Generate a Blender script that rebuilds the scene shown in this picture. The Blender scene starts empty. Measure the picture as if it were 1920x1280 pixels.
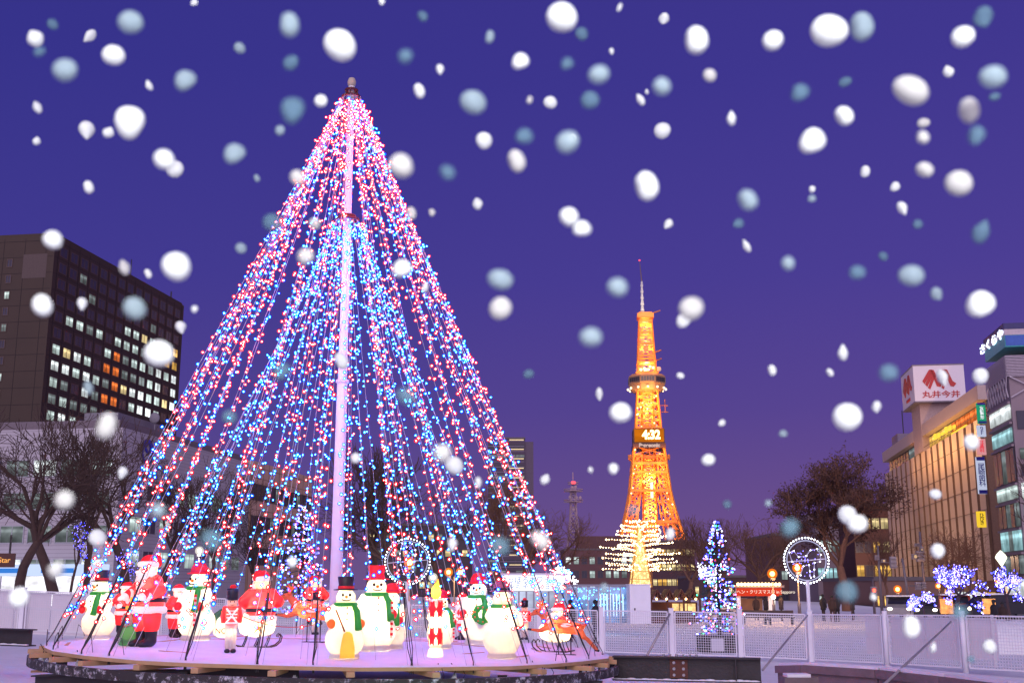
import bpy, bmesh, math, random
from mathutils import Vector as V, Matrix
R = math.radians
PI = math.pi
sc = bpy.context.scene
C = sc.collection
F = 2150.0
PH = math.atan(462 / F)
CP, SP, H = math.cos(PH), math.sin(PH), 2.2
U = V((.1528, .988, 0)).normalized()          # axis of the park, away from the photographer
UA = math.atan2(-U.x, U.y)

def dirp(px, py):
    xc = (px - 960) / F; yc = (640 - py) / F
    return V((xc, CP - yc * SP, SP + yc * CP))
def at(px, py, Y):
    d = dirp(px, py); return V((0, 0, H)) + d * (Y / d.y)
def onz(px, py, z):
    d = dirp(px, py); return V((0, 0, H)) + d * ((z - H) / d.z)
def fwd(p): return p[1] * CP + (p[2] - H) * SP
def solve(P, u, px):
    k = (px - 960) / F
    return (k * fwd(P) - P[0]) / (u[0] - k * u[1] * CP)
def lerp(a, b, t): return a + (b - a) * t
def gz(x, y):
    g = min(.85, max(0, .036 * (3.5 - x)))
    return g * max(0, 1 - abs(y - 35) / 60) if y > 35 else g

# ---------------------------------------------------------------- materials
def newmat(name):
    m = bpy.data.materials.new(name); m.use_nodes = True
    n = m.node_tree.nodes; n.clear()
    return m, n, m.node_tree.links
MC = {}
def mat(name, col, rough=.6, metal=0, var=.25, scale=3, bump=0, bscale=20, spec=.4):
    if name in MC: return MC[name]
    m, n, l = newmat(name)
    o = n.new('ShaderNodeOutputMaterial'); b = n.new('ShaderNodeBsdfPrincipled'); l.new(b.outputs[0], o.inputs[0])
    tc = n.new('ShaderNodeTexCoord'); nz = n.new('ShaderNodeTexNoise')
    nz.inputs['Scale'].default_value = scale; nz.inputs['Detail'].default_value = 6
    l.new(tc.outputs['Object'], nz.inputs['Vector'])
    mx = n.new('ShaderNodeMix'); mx.data_type = 'RGBA'
    mx.inputs[6].default_value = [c * (1 - var) for c in col] + [1]
    mx.inputs[7].default_value = [min(.92, c * (1 + var)) for c in col] + [1]
    l.new(nz.outputs['Fac'], mx.inputs[0]); l.new(mx.outputs[2], b.inputs['Base Color'])
    b.inputs['Roughness'].default_value = rough; b.inputs['Metallic'].default_value = metal
    b.inputs['Specular IOR Level'].default_value = spec
    if bump:
        n2 = n.new('ShaderNodeTexNoise'); n2.inputs['Scale'].default_value = bscale; n2.inputs['Detail'].default_value = 5
        l.new(tc.outputs['Object'], n2.inputs['Vector'])
        bp = n.new('ShaderNodeBump'); bp.inputs['Strength'].default_value = bump; bp.inputs['Distance'].default_value = .05
        l.new(n2.outputs['Fac'], bp.inputs['Height']); l.new(bp.outputs[0], b.inputs['Normal'])
    MC[name] = m; return m
def emis(name, col, s=1, sampling='NONE', var=0, scale=2):
    if name in MC: return MC[name]
    m, n, l = newmat(name)
    o = n.new('ShaderNodeOutputMaterial'); e = n.new('ShaderNodeEmission'); l.new(e.outputs[0], o.inputs[0])
    e.inputs[0].default_value = list(col) + [1]; e.inputs[1].default_value = s
    if var:
        tc = n.new('ShaderNodeTexCoord'); nz = n.new('ShaderNodeTexNoise'); nz.inputs['Scale'].default_value = scale
        nz.inputs['Detail'].default_value = 3
        ad = n.new('ShaderNodeVectorMath'); ad.operation = 'MULTIPLY_ADD'
        oi = n.new('ShaderNodeObjectInfo')
        ad.inputs[1].default_value = (1, 1, 1.6)
        l.new(tc.outputs['Object'], ad.inputs[0]); l.new(oi.outputs['Location'], ad.inputs[2]); l.new(ad.outputs[0], nz.inputs['Vector'])
        mr = n.new('ShaderNodeMapRange'); mr.inputs[1].default_value = .3; mr.inputs[2].default_value = .7
        mr.inputs[3].default_value = s * (1 - var); mr.inputs[4].default_value = s * (1 + var)
        l.new(nz.outputs['Fac'], mr.inputs[0]); l.new(mr.outputs[0], e.inputs[1])
    m.cycles.emission_sampling = sampling
    MC[name] = m; return m
def shell(name, col, tr=.6, rough=.45, em=0):
    """thin moulded plastic, lit by a lamp inside; em puts a glow into the colour itself"""
    if name in MC: return MC[name]
    m, n, l = newmat(name)
    o = n.new('ShaderNodeOutputMaterial'); t = n.new('ShaderNodeBsdfTranslucent'); b = n.new('ShaderNodeBsdfPrincipled')
    mx = n.new('ShaderNodeMixShader'); mx.inputs[0].default_value = tr
    tc = n.new('ShaderNodeTexCoord'); nz = n.new('ShaderNodeTexNoise'); nz.inputs['Scale'].default_value = 9; nz.inputs['Detail'].default_value = 4
    l.new(tc.outputs['Object'], nz.inputs['Vector'])
    cm = n.new('ShaderNodeMix'); cm.data_type = 'RGBA'
    cm.inputs[6].default_value = [c * .78 for c in col] + [1]; cm.inputs[7].default_value = [min(.95, c * 1.12) for c in col] + [1]
    l.new(nz.outputs['Fac'], cm.inputs[0])
    l.new(cm.outputs[2], t.inputs[0]); l.new(cm.outputs[2], b.inputs['Base Color']); b.inputs['Roughness'].default_value = rough
    l.new(cm.outputs[2], b.inputs['Emission Color']); b.inputs['Emission Strength'].default_value = em / (1 - tr); m.cycles.emission_sampling = 'NONE'  # em: added glow for parts the inner lamp's light doesn't reach
    l.new(b.outputs[0], mx.inputs[1]); l.new(t.outputs[0], mx.inputs[2]); l.new(mx.outputs[0], o.inputs[0])
    MC[name] = m; return m

def halo(name, col, tint):
    m, n, l = newmat(name); o = n.new('ShaderNodeOutputMaterial'); e = n.new('ShaderNodeEmission'); t = n.new('ShaderNodeBsdfTransparent'); a = n.new('ShaderNodeAddShader')
    e.inputs[0].default_value = (*col, 1); t.inputs[0].default_value = (*tint, 1); l.new(e.outputs[0], a.inputs[0]); l.new(t.outputs[0], a.inputs[1]); l.new(a.outputs[0], o.inputs[0]); m.cycles.emission_sampling = 'NONE'
    return m

# ---------------------------------------------------------------- mesh builder
class MB:
    def __init__(s): s.v = []; s.f = []; s.m = []; s.mi = 0
    def face(s, *i): s.f.append(i); s.m.append(s.mi)
    def box(s, x0, x1, y0, y1, z0, z1):
        b = len(s.v)
        s.v += [(x, y, z) for z in (z0, z1) for y in (y0, y1) for x in (x0, x1)]
        for q in ((0, 2, 3, 1), (4, 5, 7, 6), (0, 1, 5, 4), (2, 6, 7, 3), (0, 4, 6, 2), (1, 3, 7, 5)): s.face(*[b + k for k in q])
        return s
    def bar(s, p, q, w, h=None, up=V((0, 0, 1))):
        p = V(p); q = V(q); h = h or w; d = (q - p)
        if d.length < 1e-6: return s
        d.normalize(); a = d.cross(up)
        if a.length < 1e-3: a = d.cross(V((0, 1, 0)))
        a.normalize(); c = a.cross(d)
        b = len(s.v)
        for e in (p, q):
            for i, j in ((-1, -1), (1, -1), (1, 1), (-1, 1)): s.v.append(tuple(e + a * (w / 2 * i) + c * (h / 2 * j)))
        for k in range(4): s.face(b + k, b + (k + 1) % 4, b + 4 + (k + 1) % 4, b + 4 + k)
        s.face(b + 3, b + 2, b + 1, b); s.face(b + 4, b + 5, b + 6, b + 7)
        return s
    def path(s, pts, rs, n=6, cap=True):
        pts = [V(p) for p in pts]
        if not isinstance(rs, (list, tuple)): rs = [rs] * len(pts)
        b = len(s.v); a = None
        for i, p in enumerate(pts):
            d = (pts[min(i + 1, len(pts) - 1)] - pts[max(i - 1, 0)])
            if d.length < 1e-9: d = V((0, 0, 1))
            d.normalize()
            if a is None:
                a = d.orthogonal().normalized()
            else:
                a = a - d * a.dot(d)
                a = a.normalized() if a.length > 1e-6 else d.orthogonal().normalized()
            c = d.cross(a)
            for k in range(n):
                t = 2 * PI * k / n
                s.v.append(tuple(p + (a * math.cos(t) + c * math.sin(t)) * rs[i]))
        for i in range(len(pts) - 1):
            for k in range(n):
                s.face(b + i * n + k, b + i * n + (k + 1) % n, b + (i + 1) * n + (k + 1) % n, b + (i + 1) * n + k)
        if cap:
            s.face(*[b + k for k in range(n - 1, -1, -1)]); e = b + (len(pts) - 1) * n
            s.face(*[e + k for k in range(n)])
        return s
    def tube(s, p, q, r0, r1=None, n=6): return s.path([p, q], [r0, r0 if r1 is None else r1], n)
    def ell(s, c, r, n=16, k=10, rot=None):
        if not isinstance(r, (list, tuple)): r = (r, r, r)
        b = len(s.v); c = V(c)
        def P(a, e):
            w = V((r[0] * math.cos(a) * math.sin(e), r[1] * math.sin(a) * math.sin(e), r[2] * math.cos(e)))
            if rot is not None: w = rot @ w
            return tuple(c + w)
        s.v.append(P(0, 0))
        for i in range(1, k):
            for j in range(n): s.v.append(P(2 * PI * j / n, PI * i / k))
        s.v.append(P(0, PI)); e = len(s.v) - 1
        for j in range(n):
            s.face(b, b + 1 + j, b + 1 + (j + 1) % n)
            s.face(e, e - n + (j + 1) % n, e - n + j)
        for i in range(k - 2):
            for j in range(n):
                o = b + 1 + i * n
                s.face(o + j, o + n + j, o + n + (j + 1) % n, o + (j + 1) % n)
        return s
    def oct(s, c, r):
        b = len(s.v)
        for d in ((1, 0, 0), (-1, 0, 0), (0, 1, 0), (0, -1, 0), (0, 0, 1), (0, 0, -1)): s.v.append((c[0] + d[0] * r, c[1] + d[1] * r, c[2] + d[2] * r))
        for q in ((0, 2, 4), (2, 1, 4), (1, 3, 4), (3, 0, 4), (2, 0, 5), (1, 2, 5), (3, 1, 5), (0, 3, 5)): s.face(*[b + k for k in q])
        return s
    def lathe(s, prof, c=(0, 0, 0), n=24, close=True):
        b = len(s.v)
        for r, z in prof:
            for j in range(n):
                a = 2 * PI * j / n; s.v.append((c[0] + r * math.cos(a), c[1] + r * math.sin(a), c[2] + z))
        for i in range(len(prof) - 1):
            for j in range(n): s.face(b + i * n + j, b + i * n + (j + 1) % n, b + (i + 1) * n + (j + 1) % n, b + (i + 1) * n + j)
        if close:
            s.face(*[b + j for j in range(n - 1, -1, -1)]); e = b + (len(prof) - 1) * n
            s.face(*[e + j for j in range(n)])
        return s
    def torus(s, c, Rr, r, n=28, k=8, ax=None, flat=1):
        pts = []
        b = len(s.v); c = V(c); ax = ax or (V((1, 0, 0)), V((0, 1, 0)))
        nrm = ax[0].cross(ax[1])
        for i in range(n):
            a = 2 * PI * i / n; d = ax[0] * math.cos(a) + ax[1] * math.sin(a)
            for j in range(k):
                t = 2 * PI * j / k; s.v.append(tuple(c + d * (Rr + r * math.cos(t)) + nrm * (r * flat * math.sin(t))))
        for i in range(n):
            for j in range(k): s.face(b + i * k + j, b + ((i + 1) % n) * k + j, b + ((i + 1) % n) * k + (j + 1) % k, b + i * k + (j + 1) % k)
        return s
    def poly(s, pts, d):
        """extruded outline; d = extrusion vector"""
        b = len(s.v); n = len(pts); d = V(d)
        s.v += [tuple(p) for p in pts] + [tuple(V(p) + d) for p in pts]
        s.face(*range(b, b + n)); s.face(*range(b + 2 * n - 1, b + n - 1, -1))
        for i in range(n): s.face(b + i, b + n + i, b + n + (i + 1) % n, b + (i + 1) % n)
        return s
    def quad(s, a, b_, c, d):
        b = len(s.v); s.v += [tuple(a), tuple(b_), tuple(c), tuple(d)]; s.face(b, b + 1, b + 2, b + 3); return s
    def mesh(s, name, mats, smooth=False):
        me = bpy.data.meshes.new(name); me.from_pydata([tuple(p) for p in s.v], [], s.f)
        for m in (mats if isinstance(mats, (list, tuple)) else [mats]): me.materials.append(m)
        if any(s.m): me.polygons.foreach_set('material_index', s.m)
        if smooth: me.polygons.foreach_set('use_smooth', [True] * len(me.polygons))
        me.validate(); me.update()
        return me
    def build(s, name, mats, parent=None, smooth=False, fix=False):
        me = s.mesh(name, mats, smooth)
        if fix:
            b = bmesh.new(); b.from_mesh(me); bmesh.ops.recalc_face_normals(b, faces=b.faces); b.to_mesh(me); b.free()
        return link(name, me, parent)
def link(name, me, parent=None, loc=None):
    o = bpy.data.objects.new(name, me); C.objects.link(o)
    if parent: o.parent = parent
    if loc is not None: o.location = loc
    return o
def tag(o, label=None, cat=None, group=None, kind=None):
    if label: o['label'] = label
    if cat: o['category'] = cat
    if group: o['group'] = group
    if kind: o['kind'] = kind
    return o
def thing(name, label, cat, loc=(0, 0, 0), rz=0, group=None, s=1):
    o = bpy.data.objects.new(name, None); C.objects.link(o)
    o.location = loc; o.rotation_euler = (0, 0, rz); o.scale = (s, s, s); o.empty_display_size = .2
    return tag(o, label, cat, group)
def kids(o): return [c for c in bpy.data.objects if c.parent == o]
def dup(o, loc=None, rz=None, label=None, parent=None, s=None, lamps=True):
    c = o.copy(); C.objects.link(c)
    if parent: c.parent = parent
    for k in list(o.children):
        if k.type == 'LIGHT' and not lamps: continue
        dup(k, parent=c)
    if loc is not None: c.location = loc
    if rz is not None: c.rotation_euler = (0, 0, rz)
    if label: c['label'] = label
    if s: c.scale = (s, s, s)
    return c
def lamp(name, loc, power, col, r=.05, parent=None):
    d = bpy.data.lights.new(name, 'POINT'); d.energy = power; d.color = col; d.shadow_soft_size = r
    o = bpy.data.objects.new(name, d); C.objects.link(o); o.location = loc
    if parent: o.parent = parent
    return o
def text(name, body, size, m, parent=None, loc=(0, 0, 0), rot=(PI / 2, 0, 0), ext=.01, align='CENTER', sx=1, off=0, spacing=1, line=1):
    cu = bpy.data.curves.new(name, 'FONT'); cu.body = body; cu.size = size; cu.extrude = ext; cu.align_x = align; cu.align_y = 'CENTER'
    cu.offset = off; cu.space_character = spacing; cu.space_line = line
    t = bpy.data.objects.new('tmp', cu); C.objects.link(t)
    dg = bpy.context.evaluated_depsgraph_get(); dg.update()
    me = bpy.data.meshes.new_from_object(t.evaluated_get(dg)); me.name = name
    bpy.data.objects.remove(t)
    me.materials.clear(); me.materials.append(m)
    o = link(name, me, parent); o.location = loc; o.rotation_euler = rot; o.scale = (sx, 1, 1)
    return o
def blob(mb, name, m, voxel=.02, it=5):
    me = mb.mesh(name, m, True)
    t = bpy.data.objects.new('tmp', me); C.objects.link(t)
    r = t.modifiers.new('r', 'REMESH'); r.mode = 'VOXEL'; r.voxel_size = voxel; r.use_smooth_shade = True
    sm = t.modifiers.new('s', 'SMOOTH'); sm.factor = .5; sm.iterations = it
    dg = bpy.context.evaluated_depsgraph_get(); dg.update()
    out = bpy.data.meshes.new_from_object(t.evaluated_get(dg)); out.name = name
    bpy.data.objects.remove(t); bpy.data.meshes.remove(me)
    out.materials.clear(); out.materials.append(m)
    return out

# ---------------------------------------------------------------- camera, render settings
cam = bpy.data.cameras.new('camera'); co = bpy.data.objects.new('camera', cam); C.objects.link(co)
co.location = (0, 0, H); co.rotation_euler = (PI / 2 + PH, 0, 0)
cam.sensor_width = 36; cam.lens = F / 1920 * 36; cam.clip_end = 8000; cam.clip_start = .05
cam.dof.use_dof = True; cam.dof.focus_distance = 24; cam.dof.aperture_fstop = 9.5
sc.camera = co
sc.render.engine = 'CYCLES'
sc.view_settings.view_transform = 'Standard'; sc.view_settings.look = 'None'
sc.cycles.use_denoising = True
sc.cycles.use_light_tree = True
sc.cycles.sample_clamp_indirect = 8
sc.cycles.max_bounces = 6; sc.cycles.diffuse_bounces = 3; sc.cycles.transparent_max_bounces = 40
sc.cycles.caustics_reflective = False; sc.cycles.caustics_refractive = False
FLASH = 150
# ---------------------------------------------------------------- sky at dusk: after-glow in the west (behind the camera), deep blue-violet in the east
def world():
    w = bpy.data.worlds.new('World'); sc.world = w; w.use_nodes = True
    n = w.node_tree.nodes; l = w.node_tree.links; n.clear()
    o = n.new('ShaderNodeOutputWorld')
    tc = n.new('ShaderNodeTexCoord'); sx = n.new('ShaderNodeSeparateXYZ'); l.new(tc.outputs['Generated'], sx.inputs[0])
    cr = n.new('ShaderNodeValToRGB'); e = cr.color_ramp.elements
    e[0].position = 0; e[0].color = (.155, .088, .235, 1)
    e[1].position = .85; e[1].color = (.030, .026, .215, 1)
    for p, c in ((.06, (.122, .073, .252)), (.15, (.082, .055, .272)), (.26, (.058, .044, .280)), (.42, (.042, .035, .262))):
        k = e.new(p); k.color = (*c, 1)
    l.new(sx.outputs['Z'], cr.inputs[0])
    ax = n.new('ShaderNodeMapRange'); ax.inputs[1].default_value = -.45; ax.inputs[2].default_value = .45; ax.inputs[3].default_value = 0; ax.inputs[4].default_value = 1; l.new(sx.outputs['X'], ax.inputs[0])
    tm = n.new('ShaderNodeMix'); tm.data_type = 'RGBA'; tm.inputs[6].default_value = (.86, .92, .98, 1); tm.inputs[7].default_value = (1.26, 1.10, 1.06, 1); l.new(ax.outputs[0], tm.inputs[0])
    mm = n.new('ShaderNodeMix'); mm.data_type = 'RGBA'; mm.blend_type = 'MULTIPLY'; mm.inputs[0].default_value = 1; l.new(cr.outputs[0], mm.inputs[6]); l.new(tm.outputs[2], mm.inputs[7])
    b1 = n.new('ShaderNodeBackground'); l.new(mm.outputs[2], b1.inputs[0]); b1.inputs[1].default_value = 1
    # western after-glow
    mr = n.new('ShaderNodeMapRange'); mr.interpolation_type = 'SMOOTHSTEP'
    mr.inputs[1].default_value = .1; mr.inputs[2].default_value = -.95; mr.inputs[3].default_value = 0; mr.inputs[4].default_value = 1
    l.new(sx.outputs['Y'], mr.inputs[0])
    b2 = n.new('ShaderNodeBackground'); b2.inputs[0].default_value = (.74, .60, .76, 1)
    ml = n.new('ShaderNodeMath'); ml.operation = 'MULTIPLY'; ml.inputs[1].default_value = 1.15; l.new(mr.outputs[0], ml.inputs[0]); l.new(ml.outputs[0], b2.inputs[1])
    st = n.new('ShaderNodeTexSky'); st.sky_type = 'NISHITA'; st.sun_disc = False; st.sun_elevation = R(-4); st.sun_rotation = R(180)
    b3 = n.new('ShaderNodeBackground'); l.new(st.outputs[0], b3.inputs[0]); b3.inputs[1].default_value = .05
    a1 = n.new('ShaderNodeAddShader'); a2 = n.new('ShaderNodeAddShader')
    l.new(b1.outputs[0], a1.inputs[0]); l.new(b2.outputs[0], a1.inputs[1]); l.new(a1.outputs[0], a2.inputs[0]); l.new(b3.outputs[0], a2.inputs[1])
    l.new(a2.outputs[0], o.inputs[0])
    s = bpy.data.lights.new('sun', 'SUN'); s.energy = .95; s.angle = R(50); s.color = (1, .86, .82)
    so = bpy.data.objects.new('sun', s); C.objects.link(so); so.rotation_euler = (R(62), 0, R(-12))
world()

SNOW = mat('snow', (.76, .77, .79), .75, var=.10, scale=1.3, bump=.9, bscale=4.5)
STEEL = mat('dark painted steel', (.035, .030, .032), .5, .2, var=.4, scale=4, bump=.15)
WOOD = mat('raw plywood', (.50, .31, .16), .7, var=.25, scale=6)
WHITEPOST = mat('white paint', (.74, .74, .78), .45, var=.08)
BLACK = mat('black plastic', (.012, .012, .014), .45)
CONC = mat('stone', (.16, .12, .12), .85, var=.3, scale=5, bump=.3)

# ---------------------------------------------------------------- ground
def ground():
    xs = [-900, -500, -300, -180, -110, -70, -50] + [-40 + 2.5 * i for i in range(33)] + [50, 70, 110, 180, 300, 500, 900]
    ys = [-60, -30, -10, 0] + [4 + 2.5 * i for i in range(38)] + [105, 115, 130, 150, 180, 220, 300, 420, 600, 900, 1500]
    m = MB()
    rng = random.Random(3)
    for y in ys:
        for x in xs: m.v.append((x, y, gz(x, y) + (rng.uniform(-.025, .025) if abs(x) < 42 and 4 < y < 96 else 0)))
    n = len(xs)
    for j in range(len(ys) - 1):
        for i in range(n - 1): m.face(j * n + i, j * n + i + 1, (j + 1) * n + i + 1, (j + 1) * n + i)
    tag(m.build('snowy_ground', SNOW, smooth=True), kind='structure')
    # basin snow under the stage
    m = MB(); b = 0
    rings = [(0, .40), (4, .42), (7, .47), (8.2, .5), (9, .2)]
    for r, z in rings:
        for k in range(48):
            a = 2 * PI * k / 48; m.v.append((-3.1 + r * math.cos(a), 20.8 + r * math.sin(a), z + rng.uniform(-.03, .03) + .02 * (-(r * math.cos(a)))))
    for i in range(len(rings) - 1):
        for k in range(48): m.face(i * 48 + k, i * 48 + (k + 1) % 48, (i + 1) * 48 + (k + 1) % 48, (i + 1) * 48 + k)
    tag(m.build('snowy_ground_basin', SNOW, smooth=True), kind='structure')
    road = mat('wet asphalt', (.05, .05, .055), .5, var=.4, scale=.3)
    m = MB(); q = lambda x, y: V((x, y, .03))
    p0 = V((31, 60, .03)); v = V((U.y, -U.x, 0))
    m.quad(p0, p0 + v * 24, p0 + v * 24 + U * 700, p0 + U * 700)
    tag(m.build('road', road), kind='structure')
ground()

# ---------------------------------------------------------------- round stage
DC = V((-3.12, 20.77, 0)); DR = 4.86; DZ = 1.19; DS = -.0237
def dz(x, y): return DZ + DS * (x - DC.x)
def deck(px, py):
    d = dirp(px, py); o = V((0, 0, H))
    t = (dz(0, 0) - H) / (d.z - DS * d.x)
    return o + d * t
def stage():
    t = thing('round_stage', 'round snow-dusted plywood stage with a dark steel rim carrying all the lit figures', 'stage', (DC.x, DC.y, 0))
    Z = lambda x: DZ + DS * x
    rng = random.Random(5)
    n = 28; rad = [DR * rng.uniform(.972, 1.0) for _ in range(n)]
    ang = [2 * PI * (k + rng.uniform(-.2, .2)) / n for k in range(n)]
    m = MB()
    pts = [V((rad[k] * math.cos(ang[k]), rad[k] * math.sin(ang[k]), 0)) for k in range(n)]
    for p in pts: p.z = Z(p.x) - .012
    m.poly([p - V((0, 0, .05)) for p in pts], (0, 0, .05))
    m.build('plywood_deck', WOOD, t, fix=True)
    m = MB(); rr = [1, .985, .955, .75, .5, .25]
    for i, f in enumerate(rr):
        for k in range(n):
            for h in range(3):
                a, b = pts[k], pts[(k + 1) % n]
                p = lerp(a, b, h / 3) * f
                m.v.append((p.x, p.y, Z(p.x) + (-.011 if i == 0 else .004 + rng.uniform(0, .014))))
    N = n * 3; m.v.append((0, 0, Z(0) + .01)); e = len(m.v) - 1
    for i in range(len(rr) - 1):
        for k in range(N): m.face(i * N + k, i * N + (k + 1) % N, (i + 1) * N + (k + 1) % N, (i + 1) * N + k)
    for k in range(N): m.face((len(rr) - 1) * N + k, (len(rr) - 1) * N + (k + 1) % N, e)
    m.build('snow_cover', SNOW, t, smooth=True)
    for k in range(16):
        a = rng.uniform(0, 2 * PI); r_ = rng.uniform(2.6, 4.4); c = V((r_ * math.cos(a), r_ * math.sin(a), 0)); d = V((math.cos(a + PI / 2 + rng.uniform(-.25, .25)), math.sin(a + PI / 2), 0)).normalized() * rng.uniform(.3, .8)
        p_, q_ = c - d, c + d; p_.z = Z(p_.x) + .012; q_.z = Z(q_.x) + .012
        MB().bar(p_, q_, .05, .02).build('board_edge', WOOD, t)
    fm, nn, l = newmat('frosted steel rim')
    o = nn.new('ShaderNodeOutputMaterial'); bs = nn.new('ShaderNodeBsdfPrincipled'); l.new(bs.outputs[0], o.inputs[0]); bs.inputs['Roughness'].default_value = .7
    tc = nn.new('ShaderNodeTexCoord'); nz = nn.new('ShaderNodeTexNoise'); nz.inputs['Scale'].default_value = 7; nz.inputs['Detail'].default_value = 9; nz.inputs['Roughness'].default_value = .8
    l.new(tc.outputs['Object'], nz.inputs['Vector'])
    r = nn.new('ShaderNodeValToRGB'); r.color_ramp.elements[0].position = .53; r.color_ramp.elements[0].color = (.03, .025, .025, 1)
    r.color_ramp.elements[1].position = .63; r.color_ramp.elements[1].color = (.62, .62, .66, 1)
    l.new(nz.outputs['Fac'], r.inputs[0]); l.new(r.outputs[0], bs.inputs['Base Color'])
    m = MB(); K = 96
    for z, r_ in ((-.15, 4.90), (-.15, 4.97), (-.285, 4.97), (-.285, 4.90)):
        for k in range(K):
            a = 2 * PI * k / K; x = r_ * math.cos(a); m.v.append((x, r_ * math.sin(a), Z(x) + z))
    for i in range(4):
        for k in range(K): m.face(i * K + k, i * K + (k + 1) % K, ((i + 1) % 4) * K + (k + 1) % K, ((i + 1) % 4) * K + k)
    m.build('rim_ring', fm, t, fix=True)
    for k in range(30):
        a = 2 * PI * (k + .5) / 30 + rng.uniform(-.03, .03); d = V((math.cos(a), math.sin(a), 0))
        j = MB(); p = d * 3.2; q = d * (4.93 + rng.uniform(-.03, .06)); p.z = Z(p.x) - .10; q.z = Z(q.x) - .10
        j.bar(p, q, .11, .07); j.build('joist', WOOD, t)
    for k in range(6):
        a = 2 * PI * k / 6 + .2; d = V((math.cos(a), math.sin(a), 0)) * 4.5
        MB().box(d.x - .07, d.x + .07, d.y - .07, d.y + .07, .3, Z(d.x) - .16).build('support_post', STEEL, t)
    return t
STAGE = stage()

def ibeam(label, p, q, h, w, group='steel beams round the stage', plate=None, snow=True):
    p = V(p); q = V(q); L = (q - p).length; a = math.atan2((q - p).y, (q - p).x)
    t = thing('steel_beam', label, 'steel beam', p, a, group); sl = (q.z - p.z) / L
    m = MB(); T = .022
    m.bar((0, 0, h / 2 - T / 2), (L, 0, h / 2 - T / 2 + sl * L), w, T); m.bar((0, 0, -h / 2 + T / 2), (L, 0, -h / 2 + T / 2 + sl * L), w, T)
    m.bar((.003, 0, 0), (L - .003, 0, sl * L), T, h - 2 * T)
    m.build('beam_body', STEEL, t)
    if snow:
        s = MB(); rng = random.Random(7)
        for k in range(int(L / .12)):
            x = .02 + k * .12; s.ell((x + .05, -w * .3, -h / 2 + T + sl * x), (.1, w * .2, rng.uniform(.015, .035)), 8, 6)
        s.build('flange_snow', SNOW, t, smooth=True)
    if plate:
        x = L * plate
        m = MB(); m.box(x - .15, x + .15, -.035, -.013, -.15, .15); m.build('splice_plate', mat('rusty brown steel', (.10, .04, .028), .8, var=.5), t)
        m = MB()
        for i in (-.08, .08):
            for k in (-.1, 0, .1): m.lathe([(.026, 0), (.026, .02)], (x + i, 0, k), 6)
        for i in range(6):
            m.lathe([(.02, h / 2), (.02, h / 2 + .035)], (x - .25 + i * .11, 0, 0), 6)
        # turn face bolts towards the side
        nb = 6 * 12
        for k in range(nb):
            v = m.v[k]; cx = x + (-.08 if k < 36 else .08); cz = (-.1, 0, .1)[(k // 12) % 3]
            m.v[k] = (v[0], -.036 - (v[2] - cz), cz + v[1])
        m.build('bolts', mat('bolt steel', (.3, .3, .32), .5, .6), t, fix=True)
        m = MB(); m.box(L * .83, L * .83 + .02, -w / 2 + .004, -.013, -h / 2 + T, h / 2 - T); m.build('stiffener', STEEL, t)
    return t
def bz(px, py, Y): return at(px, py, Y)
ibeam('dark steel beam with a rusty bolted splice plate right of the stage', bz(1150, 1251, 20.3), bz(1427, 1256, 19.8), .40, .26, plate=.45)
ibeam('dark steel beam reaching out beneath the near left rim of the stage', bz(66, 1284, 17.6), bz(560, 1268, 16.6), .30, .24, snow=False)
ibeam('short dark steel beam running off the left frame edge beside the stage', bz(-60, 1191, 22), bz(60, 1195, 21.5), .30, .24)
ibeam('low dark steel beam lying deep under the stage near its front', bz(330, 1290, 18.8), bz(1130, 1292, 18.6), .26, .22, snow=False)

def basin_wall():
    t = thing('basin_wall', 'low curved stone basin wall capped with snow in the right corner', 'stone wall')
    P = [at(1452, 1247, 23.5), at(1500, 1246, 22.5), at(1640, 1255, 21), at(1760, 1268, 19.2), at(1880, 1283, 17.4), at(1990, 1300, 16)]
    m = MB(); s = MB()
    for a, b in zip(P[:-1], P[1:]):
        d = (b - a).normalized(); n = V((d.y, -d.x, 0)); n = n if n.y > 0 else -n
        g = d * .008
        a2, b2 = a + g, b - g
        m.poly([a2, b2, b2 + n * .5, a2 + n * .5], (0, 0, -.14))
        a3, b3 = a2 + n * .06, b2 + n * .06
        m.poly([a3 - V((0, 0, .14)), b3 - V((0, 0, .14)), b3 + n * .38 - V((0, 0, .14)), a3 + n * .38 - V((0, 0, .14))], (0, 0, -.9))
        s.poly([a2 + n * .10, b2 + n * .10, b2 + n * .47, a2 + n * .47], (0, 0, .05))
    m.build('stone_course', CONC, t, fix=True); s.build('snow_cap', SNOW, t, fix=True)
    b = thing('stone_block', 'squat stone block dusted with snow standing before the basin wall', 'stone block', at(1497, 1262, 20))
    MB().box(-.28, .28, -.2, .2, -.9, -.05).build('block_body', CONC, b)
    MB().box(-.22, .17, -.15, .19, -.05, .0).build('snow_cap', SNOW, b)
    w = MB().bar(at(58, 1258, 18.8), at(330, 1255, 19.5), .10, .03).build('plank', WOOD)
    tag(w, 'bare yellow plank lying on the snow under the left of the stage', 'plank')
basin_wall()

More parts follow.
